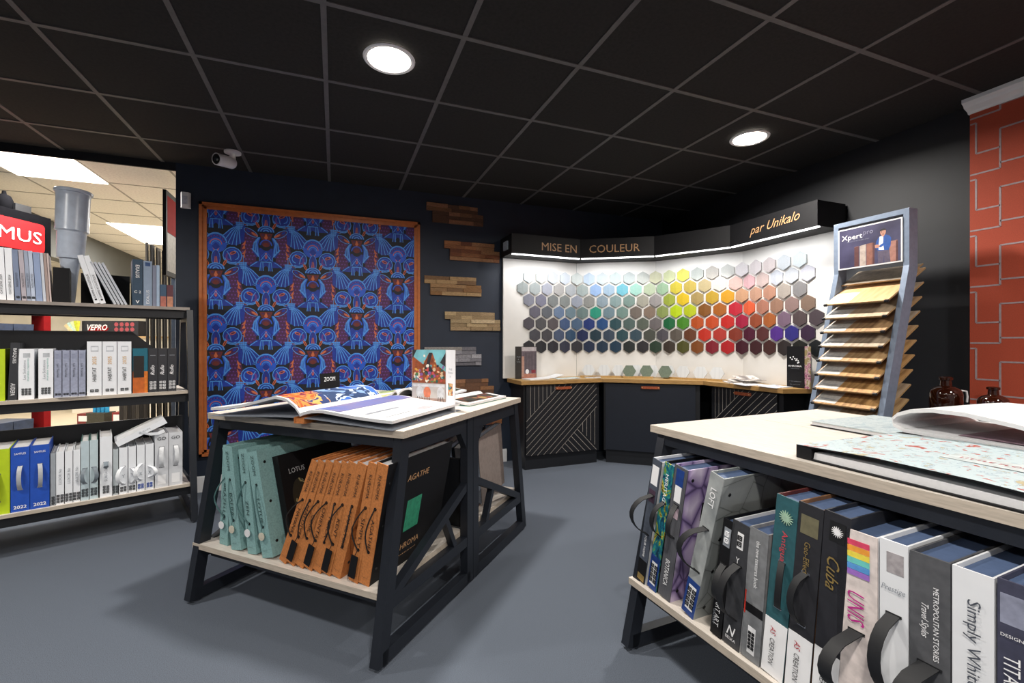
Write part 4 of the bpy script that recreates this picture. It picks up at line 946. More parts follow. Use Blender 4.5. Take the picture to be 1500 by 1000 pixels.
LIME = 'b4cc18'; ROY = m('royal_blue', '1f4fb4', .45, 0, .04, 30); STRAPG = m('grey_strap', 'b4b6ba', .4, .2, .05, 60); LAV = m('lavender_spine', '9ca2b8', .4, 0, .06, 60); WS = m('glossy_white', 'e8ebf0', .4, 0, .01, 20)
def shelf_row(zb, y, dpt, items, group):
    for it in items:
        lb, xl, xr, h, kw = it
        kw = dict(kw); binder(lb, D, xl, xr, y, zb, h, kw.pop('d', dpt), kw.pop('lean', 0), group=group, **kw)
PIC = lambda z, nx=2, nz=3, s=.012, mt=INK: ('q', .5, z, nx, nz, s, mt)
G = 'catalogues on the bottom shelf of the left unit'
TCL = m('teal_edge', '3f6f6a', .5)
shelf_row(.253, 3.70, .30, [
 ('large lime green binder at the left edge of the bottom shelf', -.45, -.360, .355, dict(cov=LIME, deco=[('h', .07, .22, m('dark_lime_strap', '6d7d1c'), .02, .02)])),
 ('royal blue binder marked 2022 beside the lime green one', -.357, -.285, .355, dict(cov=ROY, deco=[('t', '2022', .05, .018, .5, .025, '0', WINK, 0, .02), ('t', 'SAMPLES', .045, .011, .5, .32, '0', WINK), ('h', .12, .25, STRAPG, .022, .018, -.004)])),
 ('royal blue binder marked 2022, right one of the pair', -.283, -.207, .357, dict(cov=ROY, deco=[('t', '2022', .05, .018, .5, .025, '0', WINK, 0, .02), ('t', 'SAMPLES', .045, .011, .5, .32, '0', WINK), ('h', .12, .25, STRAPG, .022, .018, .004)])),
 ('greyish slim catalogue set back beside the blue binders', -.203, -.182, .30, dict(cov='9aa0a8', deco=[PIC(.03, 1)])),
 ('first full white LUXOR slim catalogue on bottom shelf', -.180, -.148, .305, dict(cov=WS, deco=[('t', 'LUXOR No', .09, .012, .5, .16, 'u', GINK, .2), PIC(.035)])),
 ('second white LUXOR slim catalogue on bottom shelf', -.144, -.112, .303, dict(cov=WS, deco=[('t', 'LUXOR No', .09, .012, .5, .16, 'u', GINK, .2), PIC(.035)])),
 ('third white LUXOR slim catalogue, next to the teal backed ones', -.109, -.080, .305, dict(cov=WS, deco=[('t', 'LUXOR No', .09, .012, .5, .16, 'u', GINK, .2), PIC(.035)])),
 ('teal backed pale catalogue with grey cross strap, left of two', -.077, -.041, .35, dict(cov=TCL, spine='b9c9d0', side=TCL, deco=[PIC(.045), ('h', .10, .19, m('slate_strap', '7c8790', .4), .02, .018, -.012)])),
 ('teal backed pale catalogue with grey cross strap, right of two', -.038, -.002, .352, dict(cov=TCL, spine='bccdd2', side=TCL, deco=[PIC(.045), ('h', .10, .19, m('slate_strap', '7c8790', .4), .02, .018, .012)])),
 ('taller bright white catalogue with grey strap, middle of bottom shelf', .006, .062, .365, dict(cov=WS, deco=[PIC(.045), ('t', 'SURFACES', .09, .012, .5, .14, 'u', GINK), ('h', .18, .21, m('slate_strap', '7c8790', .4), .035, .02, .0)])),
 ('short pale grey catalogue right of the taller white one', .066, .090, .28, dict(cov='b4bcc0', deco=[PIC(.035)])),
 ('short white catalogue, first of four beneath the aslant one', .094, .134, .285, dict(cov=WS, deco=[PIC(.03, 2, 2), ('t', 'Y', .015, .02, .5, .11, '0', GINK), ('h', .06, .17, WS, .03, .018, -.03)])),
 ('short white catalogue, second of four beneath the aslant one', .138, .174, .285, dict(cov=WS, deco=[PIC(.03, 2, 2), ('t', 'Y', .015, .02, .5, .11, '0', GINK), ('h', .06, .15, WS, .03, .018, .02)])),
 ('short white catalogue, third of four beneath the aslant one', .179, .217, .288, dict(cov=WS, deco=[PIC(.03, 2, 2, .012, ROY), ('t', 'X', .015, .02, .5, .11, '0', GINK), ('h', .07, .17, WS, .035, .018, -.03)])),
 ('short white catalogue, last of four before the GO pair', .221, .262, .29, dict(cov=WS, deco=[PIC(.03, 2, 2, .012, ROY), ('t', 'X', .015, .02, .5, .11, '0', GINK), ('h', .08, .15, WS, .035, .018, .03)])),
 ('white GO catalogue, left of the pair at bottom shelf end', .268, .337, .345, dict(cov='cfd1d6', deco=[('t', 'GO', .045, .02, .5, .315, '0', INK), ('h', .13, .26, m('clear_strap', 'e0e2e6', .2), .02, .022, -.004), ('r', .2, .02, .8, .08, WINK)])),
 ('white GO catalogue, right of the pair by the shelf leg', .340, .412, .345, dict(cov='cfd1d6', deco=[('t', 'GO', .045, .02, .5, .315, '0', INK), ('h', .13, .26, m('clear_strap', 'e0e2e6', .2), .02, .022, .004), ('r', .2, .02, .8, .08, WINK)])),
], G)
t = local('sample_binder', 'white slim catalogue lying aslant on top of the short ones', 'binder', D, .09, 3.71, .545, -26)
b = MB(); b.box(0, 0, 0, .27, .22, .035, WS); b.build('cover', t)
b = MB(); lettering(b, 'BERLIN', .06, .01, .15, .018, GINK); mesh_obj('title', b.mesh('title'), t)
b = MB(); b.strap([(.13, -.002, .02), (.16, -.02, -.01), (.20, -.025, -.03), (.235, -.006, -.035)], (0, 0, .02), .002, WS); b.build('handle', t)
G = 'catalogues on the middle shelf of the left unit'
def lesol(lb, xl, xr): return (lb, xl, xr, .29, dict(cov=WS, deco=[PIC(.045, 3, 3, .010), ('t', 'Les Solutions', .11, .011, .38, .17, 'u', GINK), ('t', 'murales repeints', .13, .010, .62, .17, 'u', m('mint_ink', '5fa79c')), ('r', .3, .24, .75, .265, m('cover_b6bac0', 'b6bac0'))]))
items = [('lime green catalogue at the left edge of the middle shelf', -.44, -.388, .29, dict(cov=LIME, lean=0)),
 ('black catalogue reading BASQUES tilted slightly beside lime one', -.378, -.343, .325, dict(cov='2c2e33', lean=2, deco=[('t', 'BASQUES', .085, .016, .5, .25, 'd', WINK), ('t', 'AUDEPA', .07, .018, .5, .06, 'd', WINK)])),
 lesol('thick white catalogue with mint lettering, left of two', -.337, -.275), lesol('thick white catalogue with mint lettering, right of two', -.258, -.197)]
for i, wd in enumerate(['first', 'second', 'third', 'fourth']):
    items.append((f'slim lavender grey catalogue, {wd} of four on middle shelf', -.193+i*.0345, -.193+i*.0345+.031, .28, dict(cov=LAV, deco=[('t', 'Les Textiles', .08, .009, .5, .16, 'd', INK), ('q', .5, .02, 2, 1, .010, INK), ('r', .15, .23, .85, .26, m('cover_8f95ac', '8f95ac'))])))
for i, wd in enumerate(['left', 'middle', 'right']):
    items.append((f'tall white HABITAT 2025 catalogue, {wd} of three', -.052+i*.0705, -.052+i*.0705+.067, .333, dict(cov=WS, deco=[('t', 'HABITAT', .085, .018, .5, .13, 'u', INK), ('t', '2025', .05, .018, .5, .215, 'u', m('ochre_ink', 'd9a85c')), ('r', .25, .27, .78, .305, m('cover_c0c4cc', 'c0c4cc')), ('r', .29, .277, .74, .298, WS), ('q', .5, .03, 2, 1, .016, INK)])))
items.append(('teal and orange album with dark photo, before the black trio', .163, .238, .288, dict(cov='0f6276', d=.26, deco=[('r', 0, 0, 1, .14, m('burnt_orange', 'c4621f')), ('r', .03, .1, .75, .24, m('dark_photo', '1c1614')), ('r', .78, 0, 1, .14, m('bright_orange', 'dd7a22'))])))
for i, wd in enumerate(['left', 'middle', 'right']):
    items.append((f'black catalogue with white script lettering, {wd} of three', .241+i*.0505, .241+i*.0505+.048, .287, dict(cov='2b2c31', deco=[('t', 'Rullo', .065, .02, .45, .145, 'u', WINK, .3, .01), ('q', .5, .045, 2, 3, .014, WINK), ('r', .2, .24, .8, .243, GINK)])))
shelf_row(.862, 3.80, .25, items, G)
t = local('clear_strap', 'clear plastic strap lying on middle shelf before lavender catalogues', 'strap', D, -.18, 3.77, .8625)
b = MB(); b.strap([(0, 0, .004), (.06, -.01, .006), (.13, .0, .004)], (0, .012, 0), .002, m('clear_strap', 'e0e2e6', .2)); b.build('band', t)
G = 'catalogues on the top shelf of the left unit'
items = []
W3 = [(-.45, -.428), (-.424, -.392), (-.389, -.360)]
for i, (a, c) in enumerate([(-.425, -.392), (-.389, -.361)]):
    items.append((f'white spined catalogue, {["leftmost", "next to leftmost"][i]} on the top shelf', a, c, .30, dict(cov=WS, lean=-2, deco=[('t', 'OXYGENE 2024', .11, .01, .5, .09, 'u', INK)])))
xs = [(-.356, -.333, '7a86a0'), (-.330, -.311, 'b0a8b0'), (-.309, -.293, '9aa4b8'), (-.291, -.275, 'b9c4d8')]
for i, (a, c, h) in enumerate(xs):
    items.append((f'slim {["slate blue", "dusty mauve", "blue grey", "pale blue"][i]} catalogue in top shelf row, left part', a, c, .295, dict(cov=h, lean=-3, deco=[('t', 'COLLECTION', .08, .008, .5, .12, 'd', INK), ('q', .5, .02, 1, 1, .012, INK)])))
for i, (a, c, h) in enumerate([(-.272, -.245, '8e9fc0'), (-.243, -.231, 'c6ccd6'), (-.229, -.217, 'a4908a'), (-.215, -.208, 'c9b8b4')]):
    items.append((f'{["thick lavender blue", "thin whitish", "thin brownish", "thin rosy"][i]} catalogue at right end of leaning row', a, c, .29, dict(cov=h, lean=-3)))
for i, (a, c) in enumerate([(-.018, .008), (.010, .036)]):
    items.append((f'white catalogue reading GAMME ACOUSTIQUE tilted left, {["left", "right"][i]} copy', a, c, .305, dict(cov=WS, lean=-15, d=.2, deco=[('t', 'GAMME ACOUSTIQUE', .15, .012, .5, .11, 'u', INK), ('r', .3, .02, .7, .03, INK)])))
for i, a in enumerate([.075, .093, .111, .129]):
    items.append((f'pale leaflet tilted steeply left, {["first", "second", "third", "fourth"][i]} of the leaning bunch', a, a+.012, .285, dict(cov='bfc3cc', lean=-24, d=.2)))
items += [('dark slate catalogue with upright white lettering on top shelf', .165, .217, .305, dict(cov='2c4358', deco=[('t', 'EXALUS', .085, .02, .5, .225, 'd', WINK, 0, .01), ('t', 'C 2', .035, .016, .5, .09, '0', WINK), ('t', 'V', .02, .02, .5, .025, '0', WINK, 0, .03)])),
 ('grey blue catalogue beside the dark slate one', .221, .266, .30, dict(cov='8798ae', deco=[('r', .2, .265, .8, .29, m('cover_2c4a7a', '2c4a7a')), ('t', 'EXALUS', .09, .016, .5, .06, 'u', WINK)])),
 ('thin grey clear sleeved catalogue on top shelf', .269, .288, .275, dict(cov='7a8094')), ('thin light blue catalogue near end of top shelf', .290, .306, .278, dict(cov='a0b4cc')),
 ('small disc case with blue and brown sleeve on top shelf', .309, .343, .15, dict(cov='35506a', d=.13, deco=[('r', .05, .0, .95, .07, m('cover_b0685a', 'b0685a'))])),
 ('small disc case with maroon sleeve at end of top shelf', .346, .380, .15, dict(cov='5a2a34', d=.13, deco=[('r', .05, .0, .95, .07, m('cover_c08468', 'c08468'))]))]
shelf_row(1.432, 3.885, .20, items, G)
def filebox(lb, x0, x1, y, h, slant):
    t = local('magazine_file', lb, 'magazine file', D, x0, y, 1.4325); W_ = x1-x0
    b = MB(); b.prism([(0, 0), (.22, 0), (.22, h), (.10, h), (0, h-slant)], 0, .003, BLK, 'x'); b.prism([(0, 0), (.22, 0), (.22, h), (.10, h), (0, h-slant)], W_-.003, W_, BLK, 'x')
    b.box(.003, 0, 0, W_-.003, .003, h-slant, BLK); b.box(.003, .217, 0, W_-.003, .22, h, BLK); b.box(.003, .003, 0, W_-.003, .217, .003, BLK); b.build('box', t)
filebox('black magazine file beside the left row of catalogues on top shelf', -.204, -.13, 3.885, .21, .0)
t = local('document_tray', 'black document holder standing behind the tilted leaflets on top shelf', 'magazine file', D, -.085, 4.095, 1.4325)
b = MB(); b.box(0, 0, 0, .245, .004, .21, BLK); b.box(0, .004, 0, .245, .05, .004, BLK); b.box(0, .046, .004, .245, .05, .12, BLK); b.build('holder', t)
# stepped plastic pipe standing on the unit
PVC = m('grey_pvc', 'b9c3d2', .3, 0, .04, 20)
t = local('stepped_downpipe', 'pale grey stepped plastic pipe standing on top of shelving unit', 'pipe', D, -.145, 4.125, 1.4325, 2)
b = MB()
sec = [(.035, 0), (.040, .08), (.052, .28), (.058, .30), (.074, .30), (.078, .35), (.082, .47), (.095, .48), (.093, .50), (.096, .72), (.108, .725), (.110, .74), (.104, .745), (.100, .73)]
b.lathe([(0, 0)] + [(r_*.88, z_) for r_, z_ in sec] + [(.084, .70), (.062, .36), (.026, .1)], PVC, 32); b.build('pipe_body', t, True)

# =================================================================== SAMPLE BOARD RACK
RK = m('blue_grey_steel', '7f8da2', .4, .2, .04, 40)
t = empty('flooring_sample_rack', 'blue grey rack with stacked tilted plank boards and advertising sign', 'display rack', (0, 1.845, 0))
for v in (-.215, .185):
    b = MB()
    P = [(2.665, 0), (2.745, 0), (3.195, 1.62), (3.195, 1.975), (3.115, 1.975), (3.115, 1.64)]
    b.prism(P, v, v+.03, RK, 'y'); b.build('post', t, bevel=.003)
b = MB(); b.box(3.115, -.185, 1.945, 3.195, .185, 1.975, RK); b.build('top_bar', t)
b = MB(); b.box(2.60, -.215, 0, 3.30, .215, .025, RK); b.build('base_plate', t)
WOODC = [('d2ab7e', 'c39a6c'), ('c0ab90', 'a8967e'), ('b9966e', '8d6e4e'), ('b8a690', '93826e'), ('c2a076', 'a07c52'), ('c39a66', '9a7448'), ('c39862', '946c40'), ('bd925e', '8c663c'), ('b09a80', '8a7660'), ('b99a70', '927250'), ('a98e70', '856c50')]
for i, (c1, c2) in enumerate(WOODC):
    uf, zf = 2.977-.0175*i, 1.425-.0895*i; ub, zb = 3.30-.018*i, 1.612-.088*i
    ang = math.atan2(zb-zf, ub-uf); L = math.hypot(ub-uf, zb-zf)
    q = empty('plank_board', f'{"pale" if i % 2 else "honey"} wood sample board, {ORD[i]} from the top in the rack', 'sample board', (uf, 1.845, zf), (0, -ang, 0), 'wood sample boards in the rack')
    b = MB(); wm = m('plank_'+c1, c1, .45, 0, .1, 7, .1, stretch=(1, 6, 1), hex2=c2)
    b.box(0, -.182, 0, L+.05, .182, .009, m('board_edge', 'a8875c', .6), top=wm); b.build('board', q)
    b = MB(); b.box(.012, .04, .009, .15, .176, .0096, m('board_label', 'c6c4c0', .5)); b.build('info_label', q)
    b = MB(); b.box(.05, .06, .0096, .056, .15, .0099, GINK); b.build('label_line', q)
    b = MB(); b.box(-.004, -.185, -.002, .01, -.165, .011, BLACKP); b.build('corner_clip', q)
    b = MB(); b.box(-.004, .165, -.002, .01, .185, .011, BLACKP); b.build('corner_clip', q)
    if i == 0:
        b = MB(); b.box(.21, -.182, .034, L+.04, .182, .042, m('board_edge', 'a8875c'), top=m('plank_back', '8f8272', .5)); b.build('second_board', q)
# advertising sign
t = empty('advert_sign', 'framed advert of man in blue jacket with wooden posts, on rack', 'sign', (3.11, 2.028, 1.665), (0, 0, R(-90)))
SWd, SH = .366, .262
b = MB(); b.box(0, .0, 0, SWd, .008, SH, WHITE); b.build('sign_frame', t)
NIGHT = m('poster_dark', '33304a', .4, 0, .1, 5, hex2='4a4866')
g = Art(); W_, H = SWd-.016, SH-.016
def Q(a, b_): return (.008+a*W_, .008+(1-b_)*H)
def poly(pts, mt): g.poly([Q(*p) for p in pts], mt)
poly([(0, 0), (1, 0), (1, 1), (0, 1)][::-1], NIGHT)
WA, WB, WC = m('poster_walnut', '5a3434', .5), m('poster_ash', 'b3a49a', .5), m('poster_oak', '8a5a4c', .5)
poly([(.265, .50), (.34, .485), (.34, 1), (.265, 1)], WA); poly([(.265, .50), (.345, .485), (.33, .475), (.27, .485)], WC)
poly([(.355, .48), (.46, .46), (.46, 1), (.355, 1)], WB); poly([(.47, .46), (.57, .45), (.57, 1), (.47, 1)], WC); poly([(.57, .45), (.60, .47), (.60, 1), (.57, 1)], WA)
poly([(.83, .50), (.95, .49), (.95, 1), (.83, 1)], m('poster_beech', 'a9776a', .5)); poly([(.93, .50), (.96, .51), (.96, 1), (.93, 1)], WA)
TR = m('poster_trousers', '5b5266', .5); JK = m('poster_jacket', '1f4f9c', .5); SK = m('poster_skin', 'c08a74', .5); HA = m('poster_hair', '1c1618', .5)
poly([(.65, .66), (.83, .66), (.84, .85), (.85, 1), (.76, 1), (.745, .80), (.73, 1), (.66, 1)], TR)
poly([(.66, .36), (.72, .31), (.77, .31), (.83, .35), (.86, .42), (.85, .60), (.82, .70), (.66, .68), (.615, .60), (.63, .44)], JK)
poly([(.68, .34), (.74, .33), (.735, .50), (.75, .68), (.665, .66), (.67, .5)], WINK)
poly([(.62, .52), (.68, .55), (.79, .47), (.82, .50), (.70, .61), (.62, .59)], JK); poly([(.605, .53), (.65, .52), (.69, .56), (.66, .61), (.61, .60)], SK)
poly([(.715, .29), (.755, .29), (.755, .33), (.735, .36), (.715, .33)], SK); g.ell(*Q(.735, .24), .0155, .021, SK); g.ell(*Q(.735, .20), .018, .012, HA, 0, 12, 0, 180)
g.poly([Q(.71, .20), Q(.718, .24), Q(.712, .25), Q(.704, .21)], HA); g.poly([Q(.722, .285), Q(.75, .285), Q(.745, .30), Q(.728, .30)], HA)
b = MB(); g.put(b, lambda p, q, h: (p, -.0006-h, q)); b.build('advert_print', t)
b = MB(); lettering(b, 'Xpert', .125, .042, Q(.225, .23)[0], Q(.225, .23)[1], WINK, y=-.0022, bold=.006); lettering(b, 'pro', .055, .030, Q(.5, .19)[0], Q(.5, .19)[1], m('poster_grey', '8a88a0'), y=-.0022); lettering(b, 'QUALITY AT EVERY STEP', .13, .006, Q(.33, .345)[0], Q(.33, .33)[1], GINK, y=-.0022)
mesh_obj('lettering', b.mesh('lettering'), t)

# =================================================================== ON THE OAK WORKTOP
t = empty('brochure_stand', 'dark brochure with interior photo standing at left end of worktop', 'brochure', (1.63, 4.10, .833))
b = MB(); b.box(0, 0, 0, .225, .004, .315, m('brochure_black', '26231f')); b.build('panel', t)
g = Art(); g.poly([(.065, .0), (.222, 0), (.222, .31), (.065, .31)], m('photo_taupe', '6d6068')); g.poly([(.066, .27), (.222, .27), (.222, .31), (.066, .31)], m('photo_light', 'b5adb0'))
for i in range(9): g.poly([(.085+i*.0155, .08), (.094+i*.0155, .08), (.094+i*.0155, .26), (.085+i*.0155, .26)], m('photo_slat', '4a444a'))
g.poly([(.066, 0), (.222, 0), (.222, .05), (.066, .05)], m('photo_table', 'a9705c')); g.ell(.125, .07, .018, .024, WHITE); g.poly([(.17, .055), (.215, .055), (.215, .085), (.17, .085)], m('photo_red', '7a2430')); g.poly([(.066, .02), (.092, .02), (.092, .22), (.066, .22)], m('photo_copper', 'b08878'))
b = MB(); g.put(b, lambda p, q, h: (p, -.0006-h, q)); b.build('picture', t)
b = MB(); lettering(b, 'SALES', .04, .012, .033, .215, GINK, y=-.001); lettering(b, '&', .01, .012, .033, .19, GINK, y=-.001); lettering(b, 'VIVRE', .04, .009, .033, .165, GINK, y=-.001); mesh_obj('lettering', b.mesh('lettering'), t)
t = empty('brochure_stand', 'narrow black brochure box with white dot emblem at right end of worktop', 'brochure', (3.375, 2.60, .833), (0, 0, R(-90)))
b = MB(); b.box(0, 0, 0, .145, .05, .325, BLK); b.build('box', t)
b = MB()
for x, z in ((.03, .235), (.045, .222), (.055, .242), (.068, .228), (.078, .215), (.085, .225), (.095, .212), (.10, .20), (.092, .195)): b.prism([(x+.006*math.cos(R(60*i)), z+.006*math.sin(R(60*i))) for i in range(6)], -.001, 0, WINK, 'y')
lettering(b, 'KHROMA', .11, .013, .07, .17, WINK, y=-.0008, bold=.01); lettering(b, 'wallcoverings', .07, .005, .07, .15, GINK, y=-.0008); lettering(b, 'a new collection', .1, .005, .07, .05, GINK, y=-.0008); lettering(b, 'by masureel', .08, .005, .07, .025, GINK, y=-.0008)
o = mesh_obj('emblem', b.mesh('emblem'), t); o['kind'] = 'stuff'
b = MB(); b.box(.147, 0, 0, .21, .004, .325, ramp_mat('flower_strip', [(0, '8a7a52'), (.45, 'b9ada0'), (.5, '8a4a6a'), (.56, 'c9a0a8'), (.62, '4a3a3a')], 'NOISE', 22), M=Matrix.Rotation(R(-18), 4, 'Z') @ Matrix.Translation((-.005, .045, 0))); b.build('picture_strip', t)
def paper(lb, u, v, yaw, w_, l, z, mt, curl=.01, th=.004, grp='leaflets on the oak worktop'):
    t = empty('leaflet', lb, 'leaflet', (u, v, z), (0, 0, R(yaw)), grp)
    b = MB(); b.sheet([(-w_/2, th+.0005), (-w_/4, th+.0005), (0, th+curl*.2), (w_/4, th+curl*.6), (w_/2, th+curl)], -l/2, l/2, th, mt, side=WHITE); b.build('sheets', t)
LA = ramp_mat('leaflet_grey', [(0, '77706e'), (.45, 'a39a94'), (.55, 'd6d2cc'), (.65, '8c7a6e')], 'NOISE', 10); LB2 = ramp_mat('leaflet_mint', [(0, 'b9c9c6'), (.5, '9fb4b4'), (.58, 'dadcd8')], 'NOISE', 10)
paper('white leaflet with dark edge at left end of worktop', 1.80, 4.00, 10, .22, .15, .8325, WHITE, .004, .008)
paper('curled white leaflet left of the mint one', 2.02, 4.12, 4, .21, .15, .8325, WHITE, .03)
paper('mint green leaflet lying on the left cabinet worktop', 2.12, 3.97, -6, .24, .14, .8325, LB2, .006)
paper('grey brown leaflet where the worktop turns', 2.42, 3.98, -25, .15, .13, .8325, LA, .006)
paper('lower brown leaflet of the right pile', 3.31, 3.02, 60, .18, .2, .8325, LA, .006)
paper('middle curled leaflet of the right pile', 3.33, 2.97, 85, .18, .2, .8405, LA, .02)
paper('uppermost curled leaflet of the right pile', 3.34, 2.93, 75, .18, .2, .862, LA, .03)
paper('white leaflet before the right pile', 3.25, 2.83, 80, .16, .22, .8325, WHITE, .004)
paper('white leaflet with blue print near worktop end', 3.27, 2.62, 95, .16, .20, .8325, ramp_mat('leaflet_white', [(0, 'c9ccd6'), (.5, 'dcdce0'), (.62, '9aa0b4')], 'NOISE', 9), .006)
# standing hexagons on little oak rails
SAGE = m('sage_tile', '5d6b5a', .5, 0, .06, 60); MARB = ramp_mat('white_tile', [(0, 'c4c6c7'), (.5, 'bec0c1'), (.55, 'a9acae'), (.62, 'c2c4c5')], 'WAVE', 4, dist=3, constant=False)
def hexstand(lb, u, v, ang, mt, z=.845):
    t = empty('tile_sample', lb, 'tile sample', (u, v, z), (R(-12), 0, ang), 'hexagonal tiles standing on oak rails')
    b = MB(); b.prism([(.066*math.cos(R(60*i)), .0575+.066*math.sin(R(60*i))) for i in range(6)], -.004, .004, mt, 'y'); b.build('tile', t)
a1 = math.atan2(-.405, .70); a2 = math.atan2(-.701, .405)
for lb, u, v, a, mt in [('white hexagonal tile, leftmost on the oak rail', 2.427, 4.072, a1, MARB), ('white hexagonal tile, second from left on oak rail', 2.564, 3.993, a1, MARB), ('white hexagonal tile, third, left of the sage tiles', 2.69, 3.921, a1, MARB),
     ('white hexagonal tile half hidden behind first sage tile', 2.842, 3.838, a1, MARB), ('white hexagonal tile half hidden behind second sage tile', 2.975, 3.755, a1-.2, MARB), ('white hexagonal tile half hidden behind third sage tile', 3.068, 3.633, a2, MARB),
     ('white hexagonal tile right of the sage ones, with slanted veins', 3.132, 3.504, a2, MARB), ('white hexagonal tile second from right on oak rail', 3.215, 3.365, a2, MARB), ('white hexagonal tile rightmost on the oak rail', 3.288, 3.235, a2, MARB),
     ('sage green hexagonal tile, left of three', 2.74, 3.81, a1, SAGE), ('sage green hexagonal tile, middle of three', 2.883, 3.727, a1-.1, SAGE), ('sage green hexagonal tile, right of three', 3.0, 3.597, a1-.35, SAGE)]:
    hexstand(lb, u, v, a, mt)
def rail(lb, p0, p1):
    a, c = Vector(p0), Vector(p1); d = (c-a).normalized(); t = empty('oak_rail', lb, 'tile rail', (a.x, a.y, .8325), (0, 0, math.atan2(d.y, d.x)))
    L = (c-a).length; b = MB(); b.box(0, -.02, 0, L, .02, .010, WK); b.box(0, -.02, .0105, L, -.012, .018, WK); b.build('rail', t)
rail('back left oak rail holding white hexagonal tiles', (2.35, 4.105), (2.90, 3.787)); rail('front oak rail holding the sage tiles', (2.68, 3.835), (2.93, 3.69)); rail('right oak rail holding white hexagonal tiles', (3.04, 3.66), (3.335, 3.15))

# =================================================================== DARK COUNTER AND BOTTLES AT RIGHT
slabm = m('counter_black', '131417', .35, 0, .05, 30)
t = empty('low_counter', 'low black counter behind the right display table carrying brown bottles', 'counter', (0, 0, 0))
b = MB(); b.box(2.95, .30, .76, 3.44, 1.58, .79, slabm); b.build('top', t)
b = MB(); b.box(2.98, .33, .0, 3.43, 1.55, .76, slabm); b.build('body', t)
GLASS = m('brown_glass', '2a0f06', .08, 0, .05, 20, coat=.6)
def bottle(lb, u, v, r, h, handle=False):
    t = empty('glass_bottle', lb, 'bottle', (u, v, .7905), group='brown glass bottles on the low counter')
    b = MB(); b.lathe([(0, .004), (r*.9, 0), (r, .01), (r, h*.52), (r*.93, h*.62), (r*.7, h*.70), (r*.36, h*.755), (r*.33, h*.90), (r*.42, h*.915), (r*.43, h*.985), (r*.36, h), (r*.28, h*.99), (r*.27, h*.75)], GLASS, 28); b.build('bottle_body', t, True)
    if handle:
        b = MB(); b.tube([(r*.95, -r*.5, h*.62), (r*1.25, -r*.7, h*.60), (r*1.32, -r*.72, h*.45), (r*1.3, -r*.7, h*.3)], .005, WHITE, 8); b.build('tag_loop', t)
bottle('large brown glass bottle with white loop, against the dark wall', 3.22, 1.51, .073, .205, True)
bottle('smaller brown glass bottle in front of the orange wall', 3.22, 1.31, .062, .165)

# =================================================================== CAMERA AND SENSOR
t = empty('security_camera', 'white bullet security camera on black ceiling near the wallpaper panel', 'camera', (-.70, 3.86, 2.588), (0, 0, 0))
b = MB(); b.lathe([(0, 0), (.055, 0), (.055, -.012), (.02, -.018), (.02, -.06), (0, -.062)], WHITE, 24); b.build('mount', t, True)
Mb = Matrix.Translation((-.03, -.02, -.085)) @ Matrix.Rotation(R(232), 4, 'Z') @ Matrix.Rotation(R(98), 4, 'Y') @ Matrix.Translation((0, 0, -.05))
b = MB(); b.lathe([(0, 0), (.035, 0), (.042, .012), (.042, .14), (.036, .142)], WHITE, 28, Mb); b.build('camera_body', t, True)
b = MB(); b.lathe([(.036, .138), (.0, .138)], BLACKP, 24, Mb); b.lathe([(.016, .139), (.012, .146), (0, .147)], m('lens_glass', '3a3f46', .1), 18, Mb); b.build('lens', t)
t = empty('motion_sensor', 'small white motion sensor on the navy wall corner', 'sensor', (-1.09, 4.268, 2.30), (0, 0, 0))
b = MB(); b.prism([(-.032, 0), (-.032, -.02), (-.022, -.04), (.022, -.04), (.032, -.02), (.032, 0)], -.06, .06, WHITE, 'z'); b.build('housing', t, bevel=.006)
b = MB(); b.box(-.018, -.0415, -.035, .018, -.040, .03, m('sensor_lens', 'c9cdd8', .3)); b.build('lens_window', t)

# =================================================================== ADJOINING ROOM
def wp_(px, dpt):   # point at a pixel column and depth on the ground plan
    a = (px-750)/666.7; c, s = math.cos(.371), math.sin(.371); return ((c*a+s)*dpt, (-s*a+c)*dpt)
RED = m('shop_red', '8e1418', .8, 0, .04, 20, spec=.15)
t = empty('retail_display', 'red and black retail display in next room with red label reading MUS', 'display stand', (-2.32, 5.20, 0), (0, 0, R(67+180)))
# local x runs from the right end towards the viewer
b = MB(); b.box(0, -.30, 1.86, .80, -.01, 2.275, m('header_matte', '0e0e10', 1, 0, .03, 30, spec=0)); b.build('header', t)
b = MB()
pp = [(.045, 1.955)]; X0, X1, Z0, Z1, rr = .06, .78, 1.955, 2.20, .03
pts = []
for cx, cz_, a0 in ((X1-rr, Z1-rr, 0), (X0+rr, Z1-rr, 90), (X0+rr, Z0+rr, 180), (X1-rr, Z0+rr, 270)):
    for k in range(5): pts.append((cx+rr*math.cos(R(a0+22.5*k)), cz_+rr*math.sin(R(a0+22.5*k))))
b.prism(pts, -.01, .0, RED, 'y'); b.build('red_label', t)
b = MB(); lettering(b, 'MUS', .32, .10, 0, 0, WINK, y=-.002); o = mesh_obj('lettering', b.mesh('lettering'), t, (.25, .003, 2.075), (0, 0, R(180)))
b = MB(); b.box(0, -.12, 0, .06, -.01, 1.86, RED); b.build('upright', t)
b = MB(); b.box(.75, -.12, 0, .80, -.01, 1.86, RED); b.build('upright', t)
for z in (.30, .85, 1.15, 1.45):
    b = MB(); b.box(.06, -.3, z, .75, -.01, z+.02, BLK); b.build('shelf', t)
BIN = m('slate_bin', '33415c', .6, 0, .1, 30)
